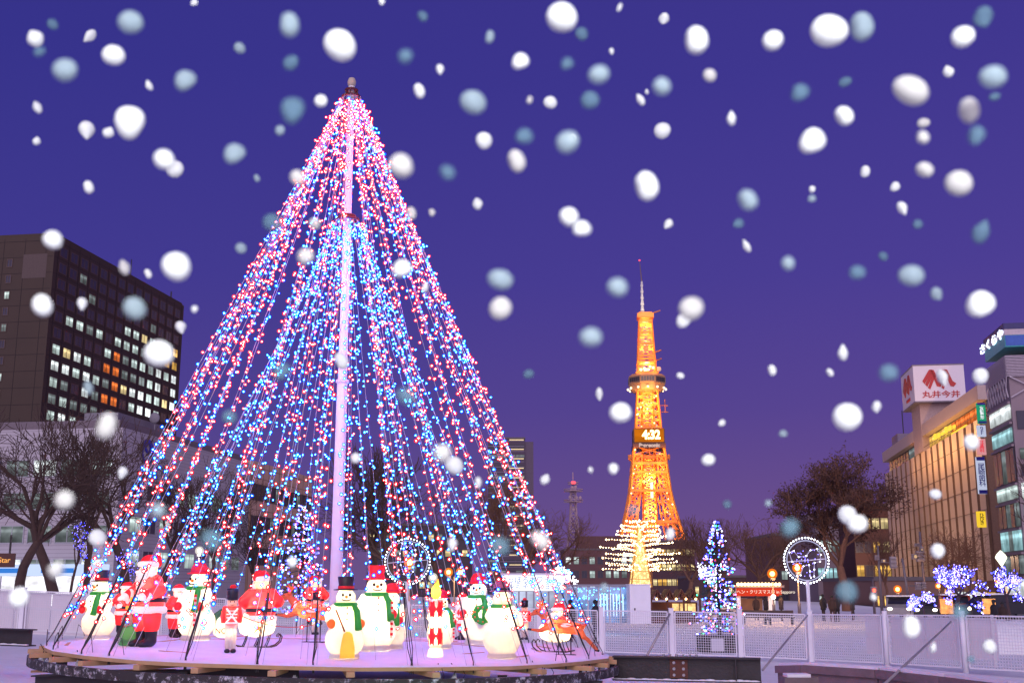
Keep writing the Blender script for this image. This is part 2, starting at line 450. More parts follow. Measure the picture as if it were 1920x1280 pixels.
# ---------------------------------------------------------------- the tall tree of light strings
RED = emis('red bulb', (100, 26, 20), 1, 'FRONT'); BLUE = emis('blue bulb', (8, 54, 108), 1, 'FRONT')
RHALO, BHALO = halo('red bulb halo', (.56, .012, .028), (1, .32, .36)), halo('blue bulb halo', (.003, .045, .52), (.30, .52, 1))  # halo round each bulb, added as a glowing see-through shell
def ico_proto():
    b = bmesh.new(); bmesh.ops.create_icosphere(b, subdivisions=1, radius=1)
    v = [x.co.copy() for x in b.verts]; f = [[y.index for y in x.verts] for x in b.faces]; b.free(); return v, f
ICV, ICF = ico_proto()
def ico(m, c, r):
    b = len(m.v); m.v += [(c[0] + p.x * r, c[1] + p.y * r, c[2] + p.z * r) for p in ICV]
    for f in ICF: m.face(b + f[0], b + f[1], b + f[2])
def light_tree():
    x0, y0 = DC.x, DC.y
    t = thing('light_tree', 'towering cone of red and blue light strings hung round a white pole', 'light tree', (x0, y0, dz(x0, y0) + .012))
    top = at(660, 163, y0).z - t.location.z; mid = at(645, 412, y0).z - t.location.z
    rng = random.Random(11)
    m = MB(); m.path([(0, 0, 0), (0, 0, top * .45), (0, 0, top * .452), (0, 0, top)], [.115, .095, .085, .062], 16); m.build('pole', mat('glossy white pole', (.8, .8, .82), .35, var=.04), t, smooth=True)
    m = MB(); m.lathe([(.12, 0), (.12, .05), (.09, .06)], (0, 0, top * .45 - .05), 16); m.build('pole_collar', WHITEPOST, t)
    m = MB(); m.lathe([(.05, 0), (.075, .03), (.085, .1), (.06, .17), (.01, .19)], (0, 0, top), 12); m.build('finial', mat('yellowed lamp cap', (.5, .42, .32), .5), t, smooth=True)
    HOOP = mat('dark red hoop', (.10, .02, .02), .5)
    m = MB(); m.torus((0, 0, top - .22), .17, .026, 24, 6); m.torus((0, 0, top - .08), .11, .026, 24, 6)
    for k in range(8):
        a = k * PI / 4; d = V((math.cos(a), math.sin(a), 0)); m.tube(d * .05 + V((0, 0, top - .02)), d * .17 + V((0, 0, top - .22)), .012)
    m.build('top_hoop', HOOP, t, smooth=True)
    m = MB(); m.torus((0, 0, mid), .2, .03, 24, 6); m.torus((0, 0, mid + .06), .14, .03, 24, 6); m.build('middle_hoop', HOOP, t, smooth=True)
    WIRE = mat('pale clear wire', (.40, .38, .42), .4, var=.1); DARK = mat('dark cable', (.02, .018, .022), .6)
    near = []
    def string(a0, a1, r0, r1, z0, sag, sp, pred, rr):
        p = V((r0 * math.cos(a0), r0 * math.sin(a0), z0))
        q = V((r1 * math.cos(a1), r1 * math.sin(a1), dz(x0 + r1 * math.cos(a1), 0) - dz(x0, 0) - .02))
        n = 14; pts = []
        for i in range(n + 1):
            s = i / n; w = lerp(p, q, s); w = w - V((math.cos(a1), math.sin(a1), 1)) * (sag * s * (1 - s) * 2); pts.append(w)
        L = (q - p).length
        ws = MB(); ws.path(pts, .0042, 3, False); so = ws.build('light_string', WIRE, t)
        rb, bb = MB(), MB(); s = rng.uniform(.01, .03)
        ph = rng.random() * 6
        while s < .955:
            f = s * n; i = min(n - 1, int(f)); c = lerp(pts[i], pts[i + 1], f - i)
            ang = rng.uniform(0, 2 * PI); o = rng.uniform(.01, .075)
            c = c + V((math.cos(ang) * o, math.sin(ang) * o, rng.uniform(-.07, .05)))
            red = rng.random() < (pred + (.12 if s < .25 and pred > .3 else 0))
            size = rr * rng.uniform(.85, 1.15)
            w = c + t.location
            near.append((w.y - 2 * w.z * 0 + (0 if w.z < 4 else 10), so, red, c, size))
            def bulb(mm, c):
                mm.mi = 0; ico(mm, c, size * .60); mm.mi = 1; ico(mm, c, size * 1.8)
            bulb(rb if red else bb, c)
            if rng.random() < .10:   # cluster where two strings are tied
                c2 = c + V((rng.uniform(-.08, .08), rng.uniform(-.08, .08), rng.uniform(-.08, .08)))
                bulb(bb if rng.random() > pred else rb, c2)
            s += sp / L * rng.uniform(.55, 1.45)
        if rb.v: tag(rb.build('red_bulbs', [RED, RHALO], so), kind='stuff')
        if bb.v: tag(bb.build('blue_bulbs', [BLUE, BHALO], so), kind='stuff')
        return q
    N = 28
    for k in range(N):
        a = 2 * PI * (k + .5) / N + rng.uniform(-.05, .05)
        r1 = DR * .965
        for j in range(2):
            da = (j - .5) * rng.uniform(.012, .05)
            string(a + (j - .5) * .12 + rng.uniform(-.1, .1), a + da, rng.uniform(.14, .19), r1, top - .2 - rng.uniform(0, .05), rng.uniform(.02, .20), .155, .56, .0195)
        # dark cable bundle tying the lower ends down
        b = MB(); q = V((r1 * math.cos(a), r1 * math.sin(a), 0)); q.z = dz(x0 + q.x, 0) - dz(x0, 0)
        dvec = (V((0, 0, top)) - q).normalized()
        for j in range(4):
            sw = V((-math.sin(a), math.cos(a), 0)) * rng.uniform(-.05, .05); hgt = rng.uniform(.6, 1.5)
            b.path([q + V((0, 0, -.12)) + sw * .6, q + V((0, 0, .04)) + sw * .2, q + dvec * .25 + sw * .9, q + dvec * hgt * .6 + sw * .5, q + dvec * hgt + sw * .2], .0085, 4)
        if rng.random() < .6:
            sw = V((-math.sin(a), math.cos(a), 0)) * rng.choice((-1, 1)) * .25
            b.path([q + V((0, 0, .02)), q + sw * .4 + V((0, 0, .18)), q + sw + V((0, 0, .25)), q + sw * 1.3 + V((0, 0, .02))], .006, 4)
        b.build('anchor_cable', DARK, t)
    for k in range(30):
        a = 2 * PI * (k + .3) / 30 + rng.uniform(-.06, .06)
        string(a + rng.uniform(-.1, .1), a, .2, rng.uniform(3.2, 3.75), mid, rng.uniform(.05, .2), .16, .10, .018)
    return t
light_tree()
# ---------------------------------------------------------------- lit plastic figures on the stage
WH = shell('milky plastic', (.88, .84, .72), .62)
RD = shell('red plastic', (.75, .03, .04), .55, em=.42)
DRD = shell('deep red plastic', (.66, .02, .07), .4, em=.35)
GN = shell('green plastic', (.05, .42, .07), .5, em=.22)
SACK = shell('sack green plastic', (.06, .19, .07), .35, em=.2)
SK = shell('skin plastic', (.88, .55, .40), .5, em=.42)
YL = shell('straw plastic', (.9, .5, .07), .6, em=.65)
OR = shell('orange plastic', (.88, .20, .04), .6, em=.5)
FUR = shell('milky trim', (.9, .82, .76), .5, em=.55)
BK = mat('black paint', (.012, .012, .016), .35)
BR = shell('brown red plastic', (.66, .15, .06), .5, em=.3)
IRON = mat('dark iron', (.05, .035, .03), .5, .5)
FIGS = 'lit plastic figures on the round stage'
WARM = (1, .74, .36)
def fig(name, label, cat, px, py, hpx, rz=0, nominal=1.0):
    p = deck(px, py); s = hpx * fwd(p) / F / nominal
    p.z = dz(p.x, p.y) + .006
    return thing(name, label, cat, p, rz, FIGS, s)
def glow(t, z, pw, y=0, x=0, col=WARM): lamp('bulb_inside', (x, y, z), 2.9 * pw * t.scale.x ** 2, col, .03, t)
_snow = {}
def snow_body():
    if 'b' not in _snow:
        m = MB()
        m.lathe([(.16, 0), (.19, .01), (.20, .05)], (0, 0, 0), 20); m.ell((0, 0, .235), (.245, .235, .225), 24, 16); m.ell((0, 0, .53), (.185, .175, .19), 24, 14); m.ell((0, 0, .745), (.122, .118, .115), 20, 12)
        for s in (-1, 1):
            m.path([(s * .14, 0, .61), (s * .205, -.03, .53), (s * .19, -.12, .45)], [.06, .066, .055], 10); m.ell((s * .14, 0, .61), .065); m.ell((s * .19, -.12, .45), .056)
        _snow['b'] = blob(m, 'snowman_body', WH, .017, 6)
    return _snow['b']
def snowman(px, py, hpx, rz, label, hat=BK, band=RD, scarf=GN, kind='topper', mitt=RD, extras=(), pw=5, big=1):
    t = fig('snowman_figure', label, 'snowman figure', px, py, hpx, rz)
    link('body', snow_body(), t)
    # face
    m = MB()
    for s in (-1, 1): m.ell((s * .043, -.108, .775), (.017, .012, .020), 10, 8)
    m.build('eyes', BK, t, True)
    m = MB(); m.path([(.06 * math.sin(a), -.106 - .012 * math.cos(a) , .735 - .028 * math.cos(a)) for a in [-1.1 + .22 * i for i in range(11)]], .007, 6); m.build('mouth', BK, t, True)
    MB().lathe([(.02, 0), (.012, .03), (.002, .05)], (0, 0, 0), 10).build('nose', OR, t, True).matrix_local = Matrix.Translation((0, -.113, .752)) @ Matrix.Rotation(PI / 2, 4, 'X')
    for z, y in ((.62, -.158), (.55, -.176), (.48, -.170)):
        MB().ell((.01, y, z), (.013, .01, .013), 8, 6).build('button', BK if hat == BK else RD, t, True)
    # hat
    h = MB()
    if kind == 'topper': h.lathe([(.02, .828), (.152, .832), (.158, .842), (.10, .85), (.092, .90), (.108, .995), (.10, 1.0), (.01, 1.0)], (0, .01, 0), 28)
    elif kind == 'bowler': h.lathe([(.02, .835), (.15, .838), (.158, .85), (.108, .862), (.105, .92), (.07, .975), (.01, .99)], (0, .01, 0), 28)
    ho = h.build('hat', hat, t, True)
    MB().lathe([(.103, .852), (.099, .88), (.100, .884)] if kind == 'topper' else [(.112, .862), (.112, .888)], (0, .01, 0), 28, False).build('hat_band', band, ho, True)
    # scarf
    m = MB(); m.torus((0, 0, .655), .118, .034, 28, 10, flat=.9)
    m.path([(.09, -.10, .65), (.13, -.165, .58), (.14, -.20, .46), (.15, -.235, .36)], [.034, .04, .042, .045], 8)
    m.build('scarf', scarf, t, True)
    for s in (-1, 1): MB().ell((s * .18, -.16, .43), (.052, .045, .058), 12, 8).build('mitten', mitt, t, True)
    for e in extras:
        if e == 'broom':
            b = MB(); b.path([(-.13, -.215, .60), (-.02, -.262, .34)], .012, 8); bo = b.build('broom', mat('brown stick', (.20, .07, .04), .6), t)
            b = MB(); b.lathe([(.02, .34), (.055, .31), (.075, .22), (.088, .12), (.09, .03)], (0, 0, 0), 16)
            b.v = [(x * 1.0 + .02, y * .35 - .262, z) for x, y, z in b.v]; b.build('broom_head', YL, bo, True)
        elif e == 'wreath':
            b = MB(); b.torus((0, 0, 0), .10, .042, 26, 8, ax=(V((1, 0, 0)), V((0, 0, 1))))
            rng = random.Random(4); b.v = [(x + .10 + rng.uniform(-.012, .012), y - .20 + rng.uniform(-.012, .012), z + .42 + rng.uniform(-.012, .012)) for x, y, z in b.v]; w = b.build('wreath', GN, t)
            b = MB()
            for k in range(9): a = k * .7; b.ell((.10 + .10 * math.cos(a), -.245, .42 + .10 * math.sin(a)), .012, 6, 4)
            b.build('berries', RD, w)
        elif e == 'cane':
            for k in range(14):
                z = .16 + k * .03; MB().lathe([(.016, z), (.016, z + .03)], (.16, -.23 + .0 * k, 0), 8).build('cane_stripe', RD if k % 2 else WH, t) if k < 14 else None
        elif e == 'bird':
            b = MB(); b.ell((-.14, -.21, .52), (.05, .05, .045)); b.ell((-.17, -.24, .55), .03); b.build('robin', RD, t, True)
        elif e == 'stickpot':
            MB().path([(-.21, -.17, .30), (-.2, -.17, .62)], .013, 8).build('cane', RD, t)
    glow(t, .47, pw, 0); glow(t, .75, pw * .14)
    return t
snowman(645, 1236, 152, R(12), 'snowman figure in a black top hat sweeping with a yellow straw broom', extras=('broom',), mitt=OR, kind='topper')
snowman(182, 1199, 128, R(-30), 'snowman figure in a black hat with a long green scarf, nearest the left rim', extras=('bird',), kind='topper')
snowman(366, 1201, 146, R(-25), 'tall snowman figure in a red hat and green scarf behind the left toy soldier', hat=RD, band=DRD, kind='bowler', extras=('cane',), pw=6.5)
snowman(703, 1221, 158, R(14), 'large snowman figure in a crooked red hat close behind the broom snowman', hat=RD, band=DRD, extras=('cane',), kind='topper', pw=7)
w = snowman(733, 1216, 122, R(-10), 'smaller snowman figure in a round red hat tucked against the crooked-hat snowman', hat=RD, band=DRD, kind='bowler', pw=3.5)
snowman(826, 1216, 110, R(20), 'small snowman figure with a red cap and striped cane standing behind the candle', hat=DRD, band=RD, extras=('stickpot', 'cane'), kind='bowler')
snowman(896, 1209, 134, R(-10), 'snowman figure in a red hat holding a green wreath behind the back-turned snowman', hat=RD, band=DRD, extras=('wreath',), kind='bowler', pw=6)
snowman(941, 1235, 146, R(152), 'snowman figure turned its back, with dark pink brimmed hat and green scarf', hat=mat('dusky hat', (.28, .08, .12), .45), band=BK, kind='bowler', pw=4)

# ---- bearded figure in red
_sm = {}
def santa_meshes():
    if _sm: return _sm
    m = MB(); m.ell((0, .02, .46), (.185, .16, .14), 20, 12); m.ell((0, .02, .60), (.165, .15, .15), 20, 12); m.ell((0, .02, .70), (.14, .12, .07))
    for s in (-1, 1):
        m.path([(s * .13, .02, .70), (s * .215, .0, .60), (s * .16, -.14, .545)], [.07, .075, .058], 12); m.ell((s * .13, .02, .70), .07); m.ell((s * .215, 0, .60), .075); m.ell((s * .16, -.14, .545), .055)
    _sm['coat'] = blob(m, 'coat', RD, .017, 4)
    m = MB()
    for s in (-1, 1):
        m.path([(s * .085, .02, .42), (s * .09, .01, .28), (s * .085, .02, .17)], [.105, .10, .08], 14)
    _sm['trousers'] = blob(m, 'trousers', RD, .017, 4)
    m = MB(); m.path([(0, 0, .19), (0, 0, .08)], [.07, .062], 12); m.ell((0, 0, .07), .065); m.path([(0, 0, .05), (0, -.11, .035)], [.055, .045], 10); m.ell((0, -.11, .036), (.05, .055, .037)); m.v = [(x, y, max(z, .0)) for x, y, z in m.v]
    _sm['boot'] = blob(m, 'boot', BK, .014, 3)
    m = MB(); m.ell((0, 0, .83), (.098, .095, .105), 18, 12); m.ell((0, -.096, .835), (.022, .025, .02), 10, 6)
    for s in (-1, 1): m.ell((s * .095, 0, .82), (.02, .02, .03), 8, 6)
    _sm['head'] = blob(m, 'head', SK, .011, 3)
    m = MB(); m.ell((0, -.075, .775), (.095, .055, .06), 16, 10); m.ell((0, -.095, .70), (.08, .05, .085), 16, 10); m.ell((0, -.10, .62), (.045, .04, .07), 12, 8)
    for s in (-1, 1): m.ell((s * .04, -.115, .80), (.045, .025, .018), 10, 6); m.ell((s * .09, -.02, .80), (.03, .05, .06), 10, 6)
    _sm['beard'] = blob(m, 'beard', FUR, .011, 3)
    m = MB(); m.ell((0, .005, .915), (.10, .10, .075), 18, 10); m.ell((.05, .05, .945), (.06, .06, .05)); m.ell((.1, .06, .90), (.03, .03, .05))
    _sm['hat'] = blob(m, 'hat', RD, .013, 4)
    m = MB(); m.torus((0, 0, .885), .096, .032, 28, 10); _sm['hat_fur'] = m.mesh('hat_fur', [FUR], True)
    m = MB(); m.torus((0, .02, .395), .165, .04, 32, 10); _sm['coat_fur'] = m.mesh('coat_fur', [FUR], True)
    m = MB(); m.lathe([(.186, .475), (.192, .48), (.192, .52), (.186, .525)], (0, .02, 0), 32, False); _sm['belt'] = m.mesh('belt', [BK], True)
    m = MB(); m.box(-.035, .035, -.19, -.172, .468, .532); _sm['buckle'] = m.mesh('buckle', [YL])
    m = MB(); m.ell((0, 0, 0), (.05, .055, .045), 12, 8)
    for k in range(4): m.path([(-.03 + .02 * k, -.035, .0), (-.028 + .019 * k, -.07, -.015), (-.025 + .017 * k, -.075, -.04)], [.014, .013, .010], 6)
    m.path([(.045, -.01, .01), (.05, -.055, .02)], [.015, .011], 6)
    _sm['hand'] = blob(m, 'hand', FUR, .008, 2)
    m = MB()
    for s in (-1, 1): m.ell((s * .036, -.091, .852), (.011, .008, .013), 8, 6)
    _sm['eyes'] = m.mesh('eyes', [BK], True)
    m = MB()
    for s in (-1, 1): m.torus((s * .165, -.115, .55), .046, .026, 16, 8, ax=(V((1, 0, 0)), V((0, .25, 1)).normalized()))
    _sm['cuffs'] = m.mesh('cuffs', [FUR], True)
    return _sm
def santa(px, py, hpx, rz, label, legs=True, pw=5, loc=None, s=None, back=False):
    if loc is None: t = fig('bearded_figure', label, 'holiday figure', px, py, hpx, rz)
    else: t = thing('bearded_figure', label, 'holiday figure', loc, rz, FIGS, s)
    S = santa_meshes()
    for k in ('coat', 'head', 'beard', 'hat', 'hat_fur', 'coat_fur', 'belt', 'buckle', 'eyes', 'cuffs'): link(k, S[k], t)
    for sd in (-1, 1): o = link('hand', S['hand'], t, (sd * .16, -.165, .535)); o.scale = (-sd, 1, 1)
    if legs:
        link('trousers', S['trousers'], t)
        for sd in (-1, 1): link('boot', S['boot'], t, (sd * .085, .02, 0))
    glow(t, .56, pw * 1.15, .02); glow(t, .83, pw * .10, .01)
    if legs: glow(t, .3, pw * .18, .02)
    return t
sb = santa(270, 1213, 172, R(-38), 'tall bearded figurine in a red winter suit and black boots beside a green toy sack', pw=7)
def sack():
    t = fig('toy_sack', 'bulging green sack of toys with a pale printed face leaning by the bearded figurine', 'toy sack', 243, 1211, 76, R(-20), .5)
    m = MB(); m.ell((0, 0, .17), (.15, .12, .17), 20, 14); m.ell((.02, .02, .33), (.12, .10, .12)); m.ell((0, 0, .04), (.17, .13, .05)); m.v = [(x, y, max(z, 0)) for x, y, z in m.v]
    link('sack_body', blob(m, 'sack_body', SACK, .015, 4), t)
    m = MB(); m.ell((.0, -.085, .31), (.085, .03, .10), 18, 10); m.ell((.06, -.03, .42), (.05, .05, .05)); m.build('toy_clock', WH, t, True)
    m = MB()
    for k in range(10): a = k * .63; m.ell((.06 * math.cos(a), -.115, .31 + .075 * math.sin(a)), .009, 6, 4)
    m.ell((0, -.118, .31), .014, 8, 6); m.build('toy_clock_marks', RD, t)
    glow(t, .2, 1.0)
sack()
santa(330, 1196, 100, R(60), 'small pinkish bearded figurine half hidden left behind the tall red-hatted snowman', pw=3)
santa(232, 1188, 96, R(30), 'small bearded figurine glowing pink between the left snowman and the tall bearded one', pw=3)
santa(866, 1200, 86, R(-70), 'small bearded figurine glowing pink beyond the candle with its side turned', pw=3)
santa(590, 1172, 92, R(170), 'bearded figurine seen from behind beyond the leaping reindeer', pw=4)

def sleigh(px, py, hpx, rz, label, sx=1):
    t = fig('sleigh', label, 'sleigh', px, py, hpx, rz, .62); t.scale.x *= sx
    m = MB(); m.ell((0, 0, .33), (.33, .17, .15), 22, 12); m.ell((-.22, 0, .44), (.13, .16, .17)); m.ell((.27, 0, .42), (.08, .13, .12)); m.ell((0, 0, .40), (.25, .15, .10))
    link('sleigh_body', blob(m, 'sleigh_body', WH, .018, 5), t)
    m = MB(); b = []
    for k in range(10):
        a = 2 * PI * k / 10 + PI / 2; r = .12 if k % 2 == 0 else .03; b.append(V((r * math.cos(a), -.185, .35 + r * math.sin(a))))
    m.poly(b, (0, .03, 0)); m.build('star', OR, t)
    for s in (-1, 1):
        m = MB(); m.path([(-.36, s * .13, .03), (-.2, s * .13, .0), (.25, s * .13, .0), (.36, s * .13, .03), (.44, s * .13, .10), (.46, s * .13, .19), (.42, s * .13, .24), (.38, s * .13, .21), (.395, s * .13, .18)], .013, 8)
        for x in (-.2, .02, .22): m.path([(x - .05, s * .13, 0), (x, s * .12, .12), (x + .03, s * .11, .24)], .011, 6)
        m.build('runner', IRON, t, True)
    glow(t, .36, 2.6, 0, -.24); glow(t, .36, 2.6, 0, .25); glow(t, .33, 1.5, -.14)
    return t
s1 = sleigh(480, 1213, 62, R(18), 'white sleigh with an orange star and curled iron runners in front of the red-backed rider')
p = s1.location; santa(0, 0, 0, R(200), 'seated bearded figurine seen from behind riding the star sleigh', False, 5, (p.x + .02, p.y + .16, p.z - .07), 1.36)
s2 = sleigh(1042, 1222, 58, R(160), 'pale sleigh on thin iron runners near the right rim behind the reindeer')
p = s2.location; santa(0, 0, 0, R(-60), 'seated bearded figurine holding reins in the sleigh at the right rim', False, 5, (p.x + .05, p.y + .12, p.z - .12), .96)
def bag():
    t = fig('toy_basket', 'green and white gift basket lettered in red behind the left toy soldier', 'gift basket', 420, 1196, 56, R(15), .5)
    m = MB(); m.lathe([(.10, .0), (.17, .06), (.20, .2), (.19, .3), (.14, .40), (.1, .46)], (0, 0, 0), 24); m.build('basket_body', WH, t, True)
    m = MB(); m.path([(-.17, -.07, .22), (-.15, -.1, .36), (-.05, -.12, .44), (.1, -.1, .46)], [.05, .06, .05, .04], 8); m.build('green_drape', SACK, t, True)
    text('lettering', 'NOEL', .12, RD, t, (-.0, -.195, .12))
    glow(t, .2, 2.5)
bag()

# ---- toy soldiers
_so = {}
def soldier(px, py, hpx, rz, label, pw=2.2):
    t = fig('toy_soldier', label, 'toy soldier', px, py, hpx, rz)
    if not _so:
        m = MB()
        for s in (-1, 1): m.path([(s * .042, 0, .06), (s * .045, 0, .42)], [.040, .05], 12)
        m.ell((0, 0, .42), (.09, .06, .05)); _so['legs'] = blob(m, 'legs', WH, .011, 3)
        m = MB(); m.path([(0, 0, .41), (0, 0, .55), (0, 0, .66)], [.088, .10, .095], 18)
        m.ell((0, 0, .66), (.10, .08, .04))
        for s in (-1, 1): m.path([(s * .105, 0, .66), (s * .13, 0, .54), (s * .125, -.02, .44)], [.036, .038, .032], 10); m.ell((s * .105, 0, .66), .038)
        _so['coat'] = blob(m, 'coat', RD, .011, 3)
        m = MB(); m.ell((0, 0, .74), (.078, .075, .078), 16, 12); m.ell((0, -.075, .735), .014, 8, 6); _so['head'] = blob(m, 'head', SK, .010, 2)
        m = MB(); m.lathe([(.085, .79), (.088, .80), (.084, .88), (.088, .945), (.06, .955), (.01, .957)], (0, 0, 0), 20); m.path([(-.07, -.05, .79), (0, -.115, .782), (.07, -.05, .79)], .012, 6); _so['hat'] = m.mesh('hat', [BK], True)
        m = MB(); m.ell((0, 0, .975), (.05, .05, .035), 14, 8); _so['pompon'] = m.mesh('pompon', [RD], True)
        m = MB()
        for s in (-1, 1): m.bar((s * .085, -.088, .66), (-s * .085, -.096, .44), .025, .012, V((0, 1, 0)))
        for z in (.62, .57, .52): m.bar((-.08, -.094, z), (.08, -.094, z), .012, .01, V((0, 1, 0)))
        m.lathe([(.1, .425), (.1, .455)], (0, 0, 0), 18, False); _so['straps'] = m.mesh('straps', [FUR])
        m = MB()
        for s in (-1, 1): m.ell((s * .03, -.07, .755), (.008, .007, .012), 8, 6)
        m.path([(.03 * math.sin(a), -.073, .715 - .01 * math.cos(a)) for a in (-1, -.5, 0, .5, 1)], .004, 5); _so['face'] = m.mesh('face', [BK])
        m = MB(); m.ell((0, -.035, .03), (.045, .075, .035), 12, 8); m.v = [(x, y, max(0, z)) for x, y, z in m.v]; _so['shoe'] = m.mesh('shoe', [BK], True)
    for k in ('legs', 'coat', 'head', 'hat', 'pompon', 'straps', 'face'): link(k, _so[k], t)
    for s in (-1, 1): link('shoe', _so['shoe'], t, (s * .045, 0, 0))
    glow(t, .56, pw); lamp('bulb_low', (0, 0, .3), pw * .3 * t.scale.x ** 2, WARM, .02, t)
soldier(431, 1224, 124, R(14), 'toy soldier figure with crossed white straps standing in front of the star sleigh')
soldier(591, 1190, 82, R(10), 'dark-hatted toy soldier figure half hidden behind the leaping reindeer', 1.4)
soldier(984, 1199, 76, R(-12), 'small toy soldier figure just right of the back-turned snowman', 1.6)

def candle():
    t = fig('candle_figure', 'tall red and white plastic candle with a yellow flame', 'candle', 816, 1232, 144, R(8))
    m = MB(); m.lathe([(.10, 0), (.105, .02), (.095, .08), (.075, .11), (.075, .13), (.09, .15)], (0, 0, 0), 20); m.build('base', WH, t, True)
    m = MB(); m.lathe([(.083, .15), (.088, .4), (.086, .70), (.092, .72), (.088, .735), (.02, .74)], (0, 0, 0), 24); bo = m.build('wax', WH, t, True)
    rng = random.Random(9)
    for z, h in ((.15, .24), (.50, .22)):
        for k in range(5):
            a = 2 * PI * k / 5 + .3; m = MB(); pts = []
            for i in range(12):
                b = 2 * PI * i / 12; r = 1 if i % 2 == 0 else .68
                aa = a + .70 * r * math.cos(b); zz = z + h / 2 + h * .58 * r * math.sin(b); pts.append(V((.0905 * math.cos(aa), .0905 * math.sin(aa), zz)))
            m.poly(pts, V((math.cos(a), math.sin(a), 0)) * .004); m.build('leaf_motif', RD, bo)
    text('lettering', 'NOEL', .075, BK, bo, (0, -.093, .44), ext=.003)
    m = MB(); m.lathe([(.02, .735), (.05, .76), (.068, .81), (.055, .88), (.02, .96), (.004, 1.0)], (0, 0, 0), 18); m.v = [(x + .02 * max(0, (z - .88) / .1), y, z) for x, y, z in m.v]; m.build('flame', YL, t, True)
    lamp('flame_bulb', (0, 0, .83), 3.0 * t.scale.x ** 2, (1, .75, .25), .02, t); glow(t, .45, 2.4); glow(t, .28, 1.2); glow(t, .06, .5)
candle()

def reindeer(px, py, wpx, rz, label, tilt=0):
    p = deck(px, py); s = wpx * fwd(p) / F / 1.25; p.z = dz(p.x, p.y)
    t = thing('reindeer_figure', label, 'reindeer figure', p, rz, FIGS, s)
    m = MB()
    m.path([(.36, 0, .50), (.15, 0, .53), (-.1, 0, .56), (-.24, 0, .60)], [.11, .13, .14, .11], 14); m.ell((.36, 0, .5), (.11, .11, .11)); m.ell((-.22, 0, .6), .12)
    m.path([(-.22, 0, .62), (-.36, 0, .76), (-.42, 0, .82)], [.10, .065, .06], 12)
    m.ell((-.47, 0, .83), (.09, .055, .06)); m.path([(-.48, 0, .83), (-.60, 0, .78)], [.052, .032], 10); m.ell((-.60, 0, .78), .033)
    for sd in (-1, 1):
        m.ell((-.40, sd * .075, .87), (.02, .045, .022))
        m.path([(-.24, sd * .07, .55), (-.42, sd * .075, .47), (-.62, sd * .07, .50)], [.055, .036, .022], 9)      # front leg reaching forward
        m.path([(.36, sd * .07, .48), (.46, sd * .075, .34), (.54, sd * .07, .30), (.72, sd * .07, .10)], [.075, .045, .032, .022], 9)     # hind leg stretched back
    m.path([(.46, 0, .54), (.52, 0, .58)], [.035, .02], 8)
    o = link('body', blob(m, 'reindeer_body', BR, .014, 4), t)
    for c, r in (((.05, -.085, .57), (.16, .06, .05)), ((-.27, -.06, .66), (.04, .05, .09)), ((.42, -.085, .42), (.025, .03, .09))): MB().ell(c, r).build('white_patch', FUR, t, True)
    for sd in (-1, 1):
        m = MB(); m.path([(-.42, sd * .035, .88), (-.38, sd * .09, .98), (-.40, sd * .13, 1.06)], [.014, .012, .007], 7); m.path([(-.385, sd * .085, .97), (-.46, sd * .1, 1.02)], [.011, .006], 6); m.path([(-.385, sd * .075, .95), (-.33, sd * .1, 1.0)], [.011, .006], 6); m.build('antler', OR, t, True)
        for x, z in ((-.63, .50), (.735, .085)): MB().ell((x, sd * .07, z), (.03, .024, .022), 8, 6).build('hoof', BK, t, True)
    MB().ell((-.632, 0, .782), .017, 10, 6).build('nose', BK, t, True)
    m = MB(); m.ell((-.50, -.05, .845), .011, 8, 6); m.ell((-.50, .05, .845), .011, 8, 6); m.build('eyes', BK, t, True)
    m = MB(); m.torus((-.29, 0, .68), .098, .014, 20, 8, ax=(V((.7, 0, .7)), V((0, 1, 0)))); m.path([(-.2, -.11, .62), (.2, -.15, .56), (.5, -.14, .60)], .008, 6); m.build('harness', RD, t, True)
    m = MB(); m.tube((-.05, 0, 0), (-.05, 0, .5), .012); m.tube((.2, 0, 0), (.2, 0, .48), .012); m.box(-.12, .28, -.09, .09, .0, .02); m.build('stand', IRON, t)
    glow(t, .56, 2.4, 0, -.1); lamp('bulb_rear', (.25, 0, .52), 1.2 * s * s, WARM, .02, t)
    return t
reindeer(580, 1204, 128, R(-8), 'leaping orange-brown reindeer figure stretched out behind the broom snowman')
reindeer(1052, 1228, 120, R(12), 'leaping orange-brown reindeer figure at the right rim with legs stretched over the edge')
# reins between the sleigh and the reindeer
m = MB(); a = at(455, 1155, 19.6); b = at(600, 1168, 20.1); m.path([lerp(a, b, i / 10) - V((0, 0, .22 * 4 * (i / 10) * (1 - i / 10) * .5)) for i in range(11)], .007, 5)
tag(m.build('rein', mat('red ribbon', (.6, .05, .03), .5)), 'thin red rein drooping from the star sleigh to the reindeer', 'rein')

